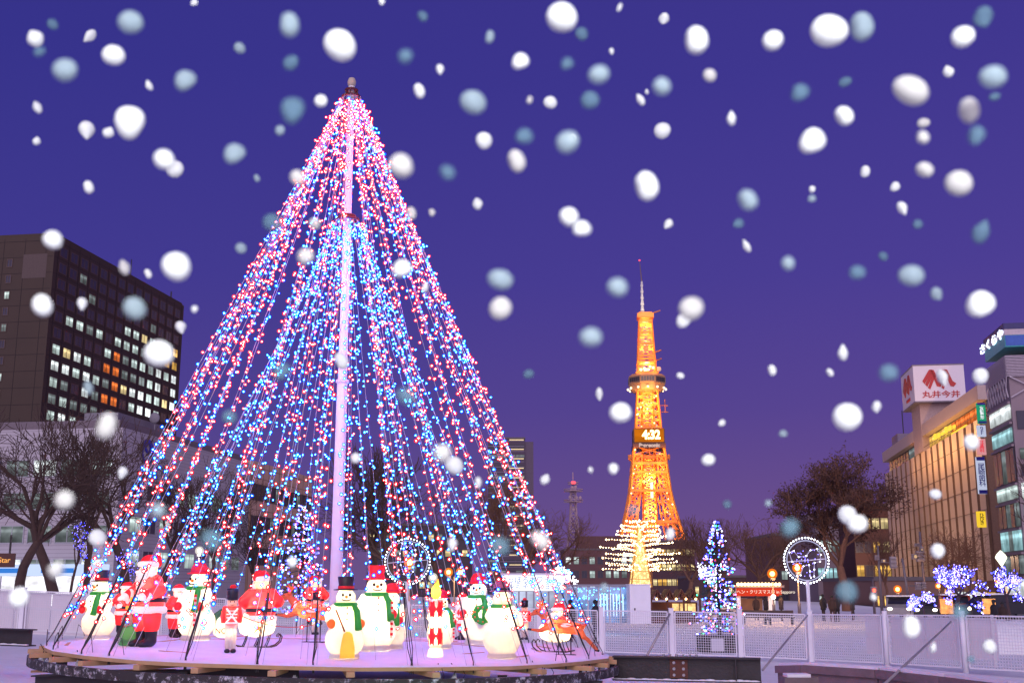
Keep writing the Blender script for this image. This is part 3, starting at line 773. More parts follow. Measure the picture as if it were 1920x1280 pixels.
# ---- clear plastic wrapped lamps and sockets slung under the rim
CL = mat('clear plastic sheet', (.55, .57, .62), .25, var=.3, scale=20)
rng = random.Random(21)
for i, (px, py) in enumerate(((78, 1238), (92, 1250), (146, 1252), (1000, 1272), (1018, 1274), (1092, 1268), (1112, 1262), (1128, 1254), (820, 1279), (850, 1278), (555, 1281))):
    d = dirp(px, py); u = V((d.x, d.y)).normalized(); q = DC.xy - DC.xy.dot(u) * u
    rr = DR - .25; dist = DC.xy.dot(u) - math.sqrt(max(.02, rr * rr - q.length_squared)); Y = u.y * dist
    p = at(px, py, Y)
    label = ('clear plastic wrapped lamp hanging under the far left rim of the stage', 'clear plastic wrapped lamp hanging under the left rim', 'clear plastic wrapped lamp hanging under the right rim', 'clear plastic wrapped lamp below the front middle rim')[0 if px < 85 else 1 if px < 200 else 2 if px > 900 else 3]
    t = thing('wrapped_lamp', label, 'wrapped lamp', p, rng.uniform(0, 6), 'plastic wrapped lamps slung under the rim')
    m = MB(); m.ell((0, 0, .0), (.055, .05, .085), 10, 7); m.ell((.03, .02, .06), (.03, .03, .05), 8, 6); m.v = [(x + rng.uniform(-.014, .014), y + rng.uniform(-.014, .014), z + rng.uniform(-.014, .014)) for x, y, z in m.v]; m.build('wrapping', CL, t)
    m = MB(); m.path([(0, 0, .07), (.03, 0, .16), (-.03, .02, .26)], .007, 5); m.path([(.02, 0, .05), (.12, .03, .0), (.18, .03, .1), (.12, .02, .2)], .005, 5); m.build('cable', mat('dark cable', (.02, .02, .02)), t)
# green floodlight under the front of the rim
def green_flood():
    p = at(838, 1290, 15.2); t = thing('floodlight', 'small black floodlight casting green onto the front right of the stage rim', 'floodlight', p)
    m = MB(); m.lathe([(.05, -.06), (.08, .0), (.085, .05)], (0, 0, 0), 14); m.build('lamp_housing', BK, t, True)
    MB().lathe([(.07, .052), (.07, .056)], (0, 0, 0), 14).build('lens', emis('green lens', (.1, 1, .15), 3), t)
    lamp('green_lamp', (0, .0, .12), 9, (.1, 1, .12), .05, t)
green_flood()
LEAFSEED = 31
# ---------------------------------------------------------------- fence
MESHW = mat('white mesh wire', (.70, .70, .74), .5, var=.06)
FP = [(-40, 1101, 41), (45, 1106, 41), (170, 1111, 41), (300, 1117, 41), (430, 1121, 40.5), (560, 1126, 40.5), (665, 1129, 40.5), (765, 1132, 40), (888, 1136, 40), (1010, 1140, 40),
      (1127, 1143, 39.4), (1258, 1145, 38.2), (1386, 1147, 37.2), (1517, 1150, 36), (1658, 1151, 33.6), (1803, 1152, 31), (1935, 1154, 29.4)]
def fence():
    tops = [at(*p) for p in FP]
    FG = 'white mesh fence panels round the stage'
    where = ['behind the far left of the stage', 'behind the left snowman figure', 'behind the tall bearded figurine', 'behind the left toy soldier', 'behind the star sleigh', 'behind the leaping reindeer', 'behind the broom snowman',
             'behind the left wire ring ornament', 'behind the candle and middle figures', 'behind the back-turned snowman', 'at the right rim of the stage', 'in front of the glass booth', 'in front of the potted light tree',
             'right of the potted light tree', 'under the right wire ring, half covered by sheeting', 'over the large sheet in the right corner', 'at the right frame edge past the last sheet']
    for i, p in enumerate(tops):
        h = min(1.47, p.z - .02 + .35) if i > 9 else 1.6
        t = MB(); w = .075 if i not in (14, 15) else .11
        z0 = -1.5 if i < 10 else -max(1.47, p.z + .02)
        if i in (14, 15): t.lathe([(.075, z0), (.075, .09), (.05, .10)], (0, 0, 0), 14)
        else: t.box(-w, w, -w, w, z0, .08); t.box(-w - .01, w + .01, -w - .01, w + .01, .08, .1)
        o = t.build('fence_post', WHITEPOST, None, i in (14, 15)); o.location = p
        tag(o, ('round white post ' if i in (14, 15) else 'square white post ') + ('left of panel ' if i < 16 else 'right of panel ') + where[min(i, 15)], 'fence post', 'white fence posts')
    for i in range(len(tops) - 1):
        a, b = tops[i], tops[i + 1]; d = b - a; d.z = 0; L = d.length; ang = math.atan2(d.y, d.x); sl = (b.z - a.z) / L
        t = thing('mesh_fence', 'white wire mesh fence panel ' + where[i], 'fence panel', a, ang, FG)
        x0, x1 = .13, L - .13; z0, z1 = -1.34, -.02
        m = MB()
        for z in (z0, z1): m.bar((x0, 0, z + sl * x0), (x1, 0, z + sl * x1), .04)
        for x in (x0, x1): m.bar((x, 0, z0 + .02 + sl * x), (x, 0, z1 - .02 + sl * x), .04)
        m.build('frame', WHITEPOST, t)
        m = MB(); n = int((x1 - x0) / .075); k = int((z1 - z0) / .075)
        for j in range(1, n): x = lerp(x0, x1, j / n); m.bar((x, .004, z0 + sl * x), (x, .004, z1 + sl * x), .011)
        for j in range(1, k): z = lerp(z0, z1, j / k); m.bar((x0, -.008, z + sl * x0), (x1, -.008, z + sl * x1), .011)
        m.build('wire_mesh', MESHW, t)
    SHEET = mat('pale sheet', (.78, .74, .78), .7, var=.1, scale=1.2)
    def sheet(i, f0, f1, zb, label, j=None):
        a, b = tops[i], tops[i + 1] if j is None else tops[j]; d = (b - a); n = V((-d.y, d.x, 0)).normalized() * .10
        p, q = lerp(a, b, f0) + n, lerp(a, b, f1) + n
        t = thing('windbreak_sheet', label, 'sheet', p, 0, 'pale boards standing behind the fence'); q = q - p; p = V((0, 0, 0))
        N = max(1, int((q - p).length / 1.1)); m = MB()
        for k in range(N):
            s, e = lerp(p, q, k / N + .004), lerp(p, q, (k + 1) / N - .004)
            m.poly([s - V((0, 0, .07)), e - V((0, 0, .07)), e - V((0, 0, zb)), s - V((0, 0, zb))], V((n.x, n.y, 0)) * .2)
        m.build('board', SHEET, t, fix=True)
        for z in (-.10, -.62): MB().bar(p + V((0, 0, z)) - n * .15, q + V((0, 0, z)) - n * .15, .03, .05).build('batten', WHITEPOST, t)
    sheet(0, 0, 1, 1.5, 'long pale boarding behind the fence at the far left', 3)
    sheet(6, .7, 1, 1.3, 'narrow pale board behind the fence by the left wire ring', 8)
    sheet(13, .72, .98, 1.12, 'narrow pale sheet behind the fence left of the round post')
    sheet(14, .04, .96, 1.16, 'widest pale sheet behind the fence between the two round posts')
    sheet(15, .05, .46, 1.10, 'pale sheet with clamp bars behind the rightmost fence panel')
    for (a, b, Ya, Yb, lab) in (((1256, 1150), (1213, 1228), 38, 37, 'short grey brace leaning on the post left of the potted tree'), ((1514, 1153), (1430, 1255), 35.8, 24.5, 'grey brace pole running down to the basin wall from under the right ring'),
                            ((1783, 1165), (1655, 1285), 31, 18.5, 'long bare pole slanting down across the large right sheet')):
        m = MB(); m.tube(at(*a, Ya), at(*b, Yb), .035 if Yb > 30 else .024, None, 10)
        tag(m.build('brace_pole', mat('galvanised pipe', (.36, .33, .33), .45, .4), None, True), lab, 'brace pole', 'poles bracing the fence')
    p = tops[16]; m = MB(); m.box(-.035, .035, -.035, .035, -1.3, .0); o = m.build('purple_lit_post', WHITEPOST); o.location = at(1859, 1152, 30.4); o.name = 'clamp_post'
    tag(o, 'slim pale post at the edge of the rightmost sheet', 'post')
fence()

# ---------------------------------------------------------------- wire ring ornaments on poles
SILV = emis('white string lamp', (7, 7.4, 9), 1)
LILAC = emis('lilac string lamp', (1.9, 1.5, 8), 1)
LBLUE = emis('blue string lamp', (1.2, 1.4, 11), 1)
WARMB = emis('warm string lamp', (9, 5.5, 2.2), 1)
def ring_ornament(px, py, r, Y, label, outline, pole_to):
    c = at(px, py, Y); t = thing('ring_ornament', label, 'ring ornament', c); s = Y * 1.03 / F; Rm = r * s
    ax = (V((1, 0, 0)), V((0, 0, 1)))
    MB().torus((0, 0, 0), Rm, .018, 48, 6, ax).build('ring', emis('lit ring tube', (.62, .62, .95), .8), t, True)
    m = MB()
    for k in range(44): a = 2 * PI * k / 44; ico(m, (math.cos(a) * (Rm + .09), 0, math.sin(a) * (Rm + .09)), .03)
    tag(m.build('ring_bulbs', SILV, t), kind='stuff')
    pb = at(px + 1, pole_to, Y).z - c.z
    m = MB(); m.tube((0, 0, -Rm), (0, 0, pb), .06, .07, 10); m.build('pole', WHITEPOST, t, True)
    m = MB(); m.path([(-Rm, 0, -.08 * Rm), (Rm, 0, .08 * Rm)], .016, 6); w = MB()
    pts = [V((x * s, 0, -y * s)) for x, y in outline]
    w.path(pts + [pts[0]], .014, 5); f = w.build('wire_figure', mat('pale wire', (.6, .6, .7), .4), t)
    m.build('cross_bar', WHITEPOST, t)
    m = MB()
    for i in range(len(pts)):
        a, b = pts[i], pts[(i + 1) % len(pts)]; n = max(1, int((b - a).length / .2))
        for k in range(n): ico(m, lerp(a, b, k / n) + V((0, -.03, 0)), .022)
    tag(m.build('figure_bulbs', SILV, f), kind='stuff')
    rng = random.Random(2); m = MB()
    for k in range(45):
        a, b = rng.choice(pts), rng.choice(pts); q = lerp(a, b, rng.uniform(.1, .9)); m.oct((q.x, rng.uniform(-.1, .1), q.z), .014)
    tag(m.build('fill_bulbs', LILAC, f), kind='stuff')
    return t
ring_ornament(764, 1052, 36, 46, 'lit wire ring on a white pole left of the candle', [(-10, -32), (-2, -25), (8, -31), (14, -20), (13, 0), (10, 18), (3, 28), (-6, 22), (-12, 6), (-14, -14)], 1190)
ring_ornament(1512, 1050, 35, 38.5, 'lit wire ring on a white pole right of the potted light tree', [(-30, -14), (-22, -17), (-14, -6), (0, -8), (8, -18), (20, -20), (26, -10), (24, 2), (14, 4), (12, 28), (6, 30), (4, 8), (-6, 10), (-12, 26), (-18, 27), (-17, 8), (-26, 2)], 1235)

# ---------------------------------------------------------------- conifers with lights
NEED = mat('dark needles', (.022, .05, .035), .7, var=.4)
BARK = mat('bark', (.05, .035, .028), .9, var=.4, scale=8)
def conifer_mesh(h, r, seed, dens=1.0):
    rng = random.Random(seed); tr = MB(); tr.path([(0, 0, 0), (0, 0, h * .5), (0, 0, h)], [r * .07, r * .045, .012], 8)
    m = MB(); tips = []; z = h * .06
    while z < h * .985:
        f = 1 - z / h; rr = r * (f ** .85) * rng.uniform(.8, 1.1) + .03
        for k in range(int(5 + 5 * f)):
            a = rng.uniform(0, 2 * PI); L = rr * rng.uniform(.7, 1.12); d = V((math.cos(a), math.sin(a), 0)); side = V((-d.y, d.x, 0))
            p0 = V((0, 0, z)); n = max(2, int(L / (.17 / dens))); pts = []
            for i in range(n + 1):
                s = i / n; pts.append(p0 + d * L * s + V((0, 0, L * (.18 * s - .42 * s * s + .12 * s ** 3))))
            m.path(pts, [.012] * len(pts), 3, False)
            for i in range(1, n + 1):
                for q in range(3):
                    c = pts[i] + V((rng.uniform(-.03, .03), rng.uniform(-.03, .03), rng.uniform(-.02, .03)))
                    e = (d * rng.uniform(.2, 1) + side * rng.uniform(-1, 1) + V((0, 0, rng.uniform(-.35, .35)))).normalized() * rng.uniform(.12, .24); w = e.cross(V((0, 0, 1))).normalized() * .028
                    m.quad(c - w, c + w, c + e + w * .4, c + e - w * .4)
                if rng.random() < .5: tips.append(pts[i] + V((rng.uniform(-.05, .05), rng.uniform(-.05, .05), rng.uniform(-.05, .05))))
            tips.append(pts[-1])
        z += h * .022 / dens * rng.uniform(.7, 1.3) * (1 + .6 * f)
    return tr, m, tips
CB = {'blue': emis('deep blue bulb', (.35, .45, 9), 1), 'white': SILV, 'lilac': LILAC, 'green': emis('green bulb', (.3, 6, 2.5), 1), 'red': emis('small red bulb', (11, .7, .8), 1), 'cyan': emis('cyan bulb', (.8, 4, 10), 1)}
def conifer(name, label, px, py, hpx, wpx, Y, seed, mix, nb, br, dens=1, base=None):
    p = at(px, py, Y); h = hpx * fwd(p) / F; r = wpx / 2 * fwd(p) / F
    t = thing(name, label, 'tree', p); tr, m, tips = conifer_mesh(h, r, seed, dens)
    tr.build('trunk', BARK, t); m.build('crown', NEED, t)
    rng = random.Random(seed + 1); sel = [tips[rng.randrange(len(tips))] for _ in range(nb)]
    bs = {k: MB() for k, w in mix}
    for q in sel:
        o = V((q.x, q.y, 0)).normalized() * rng.uniform(.0, .08)
        k = rng.choices([a for a, w in mix], [w for a, w in mix])[0]; bs[k].oct(q + o, br * rng.uniform(.8, 1.2))
    for k, b in bs.items():
        if b.v: tag(b.build(k + '_bulbs', CB[k], t), kind='stuff')
    return t, h, r
pt_, _, _ = conifer('potted_light_tree', 'slim conifer with blue and coloured lights in a dark planter behind the fence', 1350, 1197, 220, 104, 42, 31, [('blue', 5), ('lilac', 4), ('white', .8), ('green', .9), ('red', 1.1), ('cyan', .8)], 1150, .030, 1)
p = at(1351, 1232, 42)
t = thing('planter_box', 'dark square planter with a pale notice under the slim light tree', 'planter', p)
w = 36 * 42 * 1.03 / F; hh = 36 * 42 * 1.03 / F
m = MB(); m.box(-w, w, -w, w, 0, hh); m.build('planter_body', mat('dark planter', (.02, .018, .02), .7), t)
MB().box(-w - .03, w + .03, -w - .03, w + .03, hh, hh + .05).build('planter_rim', STEEL, t)
MB().box(-w * .6, w * .0, -w - .02, -w - .003, hh * .35, hh * .95).build('notice', mat('pale notice', (.6, .6, .66), .6), t)
conifer('lit_conifer', 'broad conifer densely strung with blue and white lights behind the stage', 560, 1160, 215, 125, 58, 41, [('blue', 5), ('white', 1.2), ('lilac', 4), ('red', .5), ('cyan', 1.5)], 1000, .042, .8)

# ---------------------------------------------------------------- deciduous trees, built limb by limb
def rot_about(d, ang, rng):
    ax = d.orthogonal().normalized(); ax = Matrix.Rotation(rng.uniform(0, 2 * PI), 3, d) @ ax
    return (Matrix.Rotation(ang, 3, ax) @ d).normalized()
def grow_tree(seed, h, r0, levels=5, spread=.55, up=.10, trunk=.26, minr=.012, side=.55):
    rng = random.Random(seed); T, Cn, tips = MB(), MB(), []
    def go(p, d, L, r, lev):
        n = 4 if lev == 0 else 3; pts = [p]; rs = [r]; spots = []
        for i in range(n):
            d = (d + V((rng.gauss(0, .13), rng.gauss(0, .13), rng.gauss(0, .08) + up * (1 if lev else 0)))).normalized()
            p = p + d * (L / n); r = max(minr, r * (.90 if lev else .93)); pts.append(p); rs.append(r); spots.append((p, d, r))
        (T if lev <= 1 else Cn).path(pts, rs, 8 if lev == 0 else 5 if lev < 3 else 3, False)
        if lev >= levels - 1: tips.extend(pts[1:])
        if lev == levels: return
        for (q, e, rr) in spots[:-1]:
            if lev and rng.random() < side: go(q, rot_about(e, rng.uniform(.5, 1.0), rng), L * rng.uniform(.5, .72), max(minr, rr * .55), lev + 1)
        for k in range(rng.choice((2, 3, 3)) if lev else rng.choice((4, 5))):
            go(p, rot_about(d, rng.uniform(.35, 1.1) * spread / .55 * (1 if lev else .9), rng), L * rng.uniform(.66, .86) * (1 if lev else .95), max(minr, r * rng.uniform(.58, .75)), lev + 1)
    go(V((0, 0, 0)), V((0, 0, 1)), h * trunk, r0, 0)
    k = h / max(q.z for q in tips)
    for mm in (T, Cn): mm.v = [(x * k, y * k, z * k) for x, y, z in mm.v]
    return T, Cn, [q * k for q in tips]
DARKBARK = mat('dark bare bark', (.075, .045, .036), .9, var=.3, scale=6)
BROWNBARK = mat('brown bark', (.16, .08, .05), .9, var=.3, scale=6)
PROT = {}
def tree_proto(key, *a, **k):
    T, Cn, tips = grow_tree(*a, **k)
    PROT[key] = (T.mesh('trunk', DARKBARK, True), Cn.mesh('crown', DARKBARK, True), tips, a[1])
tree_proto('a', 3, 10, .13, levels=5, spread=.62, minr=.007, up=.08, side=.50, trunk=.14)
tree_proto('b', 8, 10, .13, levels=5, spread=.55, minr=.007, side=.50, up=.12, trunk=.16)
tree_proto('c', 15, 10, .13, levels=5, spread=.40, up=.18, trunk=.22, minr=.011, side=.6)
tree_proto('d', 22, 10, .20, levels=5, spread=.55, up=.14, trunk=.3, minr=.018)
def bare_tree(key, px, py, ytop, Y, label, rz=0, name='bare_tree', group='bare winter trees', m=None, wide=1, gnd=None):
    p = at(px, py, Y); T, Cn, tips, h0 = PROT[key]; top = at(px, ytop, Y).z
    t = thing(name, label, 'tree', p, rz, group, (top - p.z) / h0); t.scale.x *= wide; t.scale.y *= wide
    o1 = link('trunk', T, t); o2 = link('crown', Cn, t)
    if m:
        for o in (o1, o2): o.material_slots[0].link = 'OBJECT'; o.material_slots[0].material = m
    return t
bare_tree('a', 35, 1115, 790, 62, 'dark bare tree with spreading limbs at the far left edge', .4)
bare_tree('b', 100, 1112, 745, 66, 'tallest dark bare tree, in front of the white building left of the stage', 2.1)
bare_tree('c', 160, 1115, 770, 70, 'dark bare tree between the tallest one and the light tree', 1.2)
bare_tree('a', 232, 1118, 800, 74, 'dark bare tree whose twigs cross the blue emblem on the white building', 3.6)
bare_tree('b', 300, 1120, 850, 78, 'dark bare tree behind the tall bearded figurine', .2)
bare_tree('c', 400, 1125, 880, 80, 'dark bare tree behind the star sleigh', 5.1)
bare_tree('a', -30, 1115, 840, 56, 'bare tree reaching in over the left edge of the frame', 4.4)
bare_tree('d', 470, 1130, 950, 84, 'low bare tree left of the broad lit conifer', 1.4)
bare_tree('c', 700, 1130, 830, 92, 'bare tree just right of the white pole', .9)
bare_tree('a', 745, 1130, 870, 90, 'bare tree behind the left wire ring', 2.8)
bare_tree('b', 840, 1132, 900, 96, 'bare tree behind the candle', 1.9)
bare_tree('c', 930, 1132, 895, 100, 'brown bare tree in front of the slim apartment tower', 3.3, m=BROWNBARK)
bare_tree('a', 985, 1132, 935, 105, 'brown bare tree left of the white illuminated kiosk roof', 1.0, m=BROWNBARK)
bare_tree('b', 1030, 1132, 950, 110, 'low brown bare tree behind the white illuminated kiosk', 4.0, m=BROWNBARK)
for i, (px, yt, k, w) in enumerate(((1290, 985, 'b', 1.3), (1330, 965, 'c', 1.2), (1375, 972, 'a', 1.3), (1415, 965, 'b', 1.2), (1447, 985, 'c', 1.2))):
    bare_tree(k, px, 1142, yt, 150 + 7 * i, ('brown bare tree just right of the golden light tree', 'brown bare tree showing left of the potted light tree top', 'brown bare tree just right of the potted light tree top', 'brown bare tree above the left orange street lamp', 'brown bare tree left of the right wire ring')[i], i * 1.3, m=BROWNBARK, wide=w)
bare_tree('a', 1770, 1142, 985, 84, 'brown bare tree before the ribbed store wall', .5, m=BROWNBARK, wide=1.15)
bare_tree('b', 1835, 1142, 985, 80, 'brown bare tree at the foot of the vertical shop banners', 2.5, m=BROWNBARK, wide=1.1)
bare_tree('c', 1990, 1142, 850, 66, 'bare tree whose dark limbs reach in from the right edge', 3.0, wide=1.1)
bare_tree('c', 1665, 1145, 985, 118, 'slender bare tree behind the left traffic signal', .3, m=BROWNBARK)

# the big tree that kept its leaves
def leafy():
    T, Cn, tips = grow_tree(LEAFSEED, 10, .13, levels=6, spread=.50, up=.15, trunk=.13, minr=.007, side=.24)
    p = at(1588, 1145, 92); s = (at(1578, 826, 92).z - p.z) / 10
    t = thing('leafy_tree', 'large wide tree still holding brown leaves, left of the ribbed store', 'tree', p, 1.1, None, s); t.scale.x *= 1.15; t.scale.y *= 1.15
    T.build('trunk', BROWNBARK, t, True); cr = Cn.build('crown', BROWNBARK, t)
    rng = random.Random(6); m = MB()
    for q in tips:
        out = min(1, (q.z / 10)) + (V((q.x, q.y)).length / 5)
        if rng.random() > .22 + .4 * out: continue
        for k in range(rng.choice((2, 3, 5))):
            c = q + V((rng.gauss(0, .13), rng.gauss(0, .13), rng.gauss(0, .13))); a = V((rng.gauss(0, 1), rng.gauss(0, 1), rng.gauss(0, 1))).normalized() * rng.uniform(.045, .085); b = a.orthogonal().normalized() * a.length * .7
            m.quad(c - a, c + b, c + a, c - b)
    tag(m.build('leaves', mat('dry leaves', (.085, .042, .03), .8, var=.45, scale=2), cr), kind='stuff')
leafy()

# ---------------------------------------------------------------- shrubs and small trees wrapped in lights
def light_shrub(px, py, hpx, wpx, Y, label, seed, mix, n, br, name='lit_shrub', cat='lit shrub', group='shrubs wrapped in lights', levels=4, lean=None):
    T, Cn, tips = grow_tree(seed, 3, .06, levels=levels, spread=.75, up=.12, trunk=.16, minr=.010)
    p = at(px, py, Y); s = hpx * fwd(p) / F / 3; wmax = max(abs(q.x) for q in tips); sx = wpx / 2 * fwd(p) / F / wmax
    t = thing(name, label, cat, p, 0, group); t.scale = (sx, sx, s)
    T.build('trunk', DARKBARK, t); Cn.build('crown', DARKBARK, t)
    rng = random.Random(seed); bs = {k: MB() for k, w in mix}; r = br / max(s, sx)
    for i in range(n):
        q = rng.choice(tips) + V((rng.gauss(0, .06), rng.gauss(0, .06), rng.gauss(0, .06))); k = rng.choices([a for a, w in mix], [w for a, w in mix])[0]
        bs[k].oct(q, r * rng.uniform(.8, 1.25))
    for k, b in bs.items():
        if b.v: tag(b.build(k + '_bulbs', CB[k], t), kind='stuff')
BW = [('blue', 5), ('lilac', 4), ('white', .9)]
light_shrub(1795, 1150, 92, 100, 50, 'widest blue and violet lit shrub, in front of the ribbed store', 51, BW, 1000, .029)
light_shrub(1733, 1152, 42, 60, 47, 'low blue lit shrub just left of the widest lit shrub', 52, BW, 360, .027)
light_shrub(1893, 1152, 88, 62, 48, 'blue and violet lit shrub at the right frame edge', 53, BW, 560, .029)
light_shrub(1707, 1150, 26, 22, 52, 'tiny blue lit shrub beside the slanting traffic pole', 54, BW, 80, .025)
light_shrub(1048, 1120, 62, 74, 60, 'white lit shrub glowing over the right end of the kiosk', 55, [('white', 1)], 560, .030, group='small trees wrapped in white lights')
light_shrub(1323, 1140, 84, 56, 62, 'white lit shrub glowing just left of the potted light tree', 56, [('white', 1)], 700, .030, group='small trees wrapped in white lights')
light_shrub(132, 1112, 130, 60, 58, 'thin tree trunk wound with violet lights before the bright shop front', 57, [('lilac', 2), ('blue', 2)], 150, .026, 'lit_tree', 'tree', None, 3)
light_shrub(238, 1112, 90, 60, 64, 'small tree with violet lights just left of the tall bearded figurine', 58, [('lilac', 3), ('blue', 1)], 110, .024, 'lit_tree', 'tree', None, 3)
light_shrub(1168, 1145, 40, 62, 58, 'low blue lit shrub inside the glass booth', 59, [('white', 1), ('cyan', 3), ('blue', 2)], 120, .04)

# ---------------------------------------------------------------- golden pyramid tree
def golden():
    Y = 85; p = at(1201, 1100, Y); k = fwd(p) / F; h = 124 * k
    t = thing('golden_light_tree', 'golden pyramid of light with tiers of glittering arms in front of the tower', 'light tree', p)
    g, n, l = newmat('glowing gold mesh')
    o = n.new('ShaderNodeOutputMaterial'); e = n.new('ShaderNodeEmission'); l.new(e.outputs[0], o.inputs[0]); e.inputs[0].default_value = (1, .64, .24, 1)
    tc = n.new('ShaderNodeTexCoord'); vo = n.new('ShaderNodeTexVoronoi'); vo.inputs['Scale'].default_value = 7; l.new(tc.outputs['Object'], vo.inputs['Vector'])
    mr = n.new('ShaderNodeMapRange'); mr.inputs[1].default_value = .1; mr.inputs[2].default_value = .6; mr.inputs[3].default_value = 3.4; mr.inputs[4].default_value = 1.1
    l.new(vo.outputs['Distance'], mr.inputs[0]); l.new(mr.outputs[0], e.inputs[1]); g.cycles.emission_sampling = 'FRONT'
    b = 19 * k; tp = 2.2 * k; m = MB()
    for (z0, w0, z1, w1) in ((0, b, h * .93, tp),):
        q0 = [V((x * w0, y * w0, z0)) for x, y in ((-1, -1), (1, -1), (1, 1), (-1, 1))]; q1 = [V((x * w1, y * w1, z1)) for x, y in ((-1, -1), (1, -1), (1, 1), (-1, 1))]
        for i in range(4): m.quad(q0[i], q0[(i + 1) % 4], q1[(i + 1) % 4], q1[i])
        m.quad(*q1)
    m.build('glowing_cone', g, t)
    fr = MB()
    for i in range(4): fr.bar(q0[i], q1[i], .09)
    for j in range(1, 8):
        f = j / 8; qq = [lerp(q0[i], q1[i], f) for i in range(4)]
        for i in range(4): fr.bar(qq[i], qq[(i + 1) % 4], .06)
    fr.bar((0, 0, h * .93), (0, 0, h), .08); fr.build('frame', mat('gold frame', (.6, .35, .1), .4, .5), t)
    rng = random.Random(13); tiers = 11
    for j in range(tiers):
        f = j / (tiers - 1); z = h * lerp(.22, .96, f); Lm = k * 72 * (math.sin(PI * lerp(.36, .90, f)) ** .8)
        n_ = 8
        for i in range(n_):
            a = 2 * PI * (i + rng.uniform(-.25, .25)) / n_ + j * .4; L = Lm * rng.choice((.62, .85, 1.0, 1.05)); d = V((math.cos(a), math.sin(a), 0)); w = lerp(b, tp, z / h / .93)
            if j * n_ + i >= 98 and False: continue
            p0 = V((0, 0, z)); p1 = d * L + V((0, 0, z + L * rng.uniform(.06, .14)))
            am = MB(); am.path([p0, lerp(p0, p1, .5) + V((0, 0, L * .03)), p1], [.03, .024, .014], 4)
            s = .12
            bb = MB() if (j * n_ + i) % 2 == 0 or True else bb
            arm = am.build('arm', mat('gold frame', (.6, .35, .1)), t) if False else am
            GA.v and None
            base = len(GA.v); GA.v += arm.v; GA.f += [tuple(x + base for x in f_) for f_ in arm.f]; GA.m += arm.m
            nn = max(2, int(L / .2))
            for q in range(1, nn + 1):
                c = lerp(p0, p1, q / nn) + V((0, 0, L * .03 * (1 - abs(2 * q / nn - 1)) + rng.uniform(-.02, .03))); GB.oct(c, .075 if q == nn else .040)
    tag(GA.build('arms', mat('gold frame', (.6, .35, .1)), t), kind='stuff'); tag(GB.build('arm_bulbs', emis('golden bulb', (14, 10, 5.5), 1), t), kind='stuff')
    lamp('golden_glow', (0, -3.5, h * .4), 120, (1, .6, .2), .5, t)
GA, GB = MB(), MB()
golden()

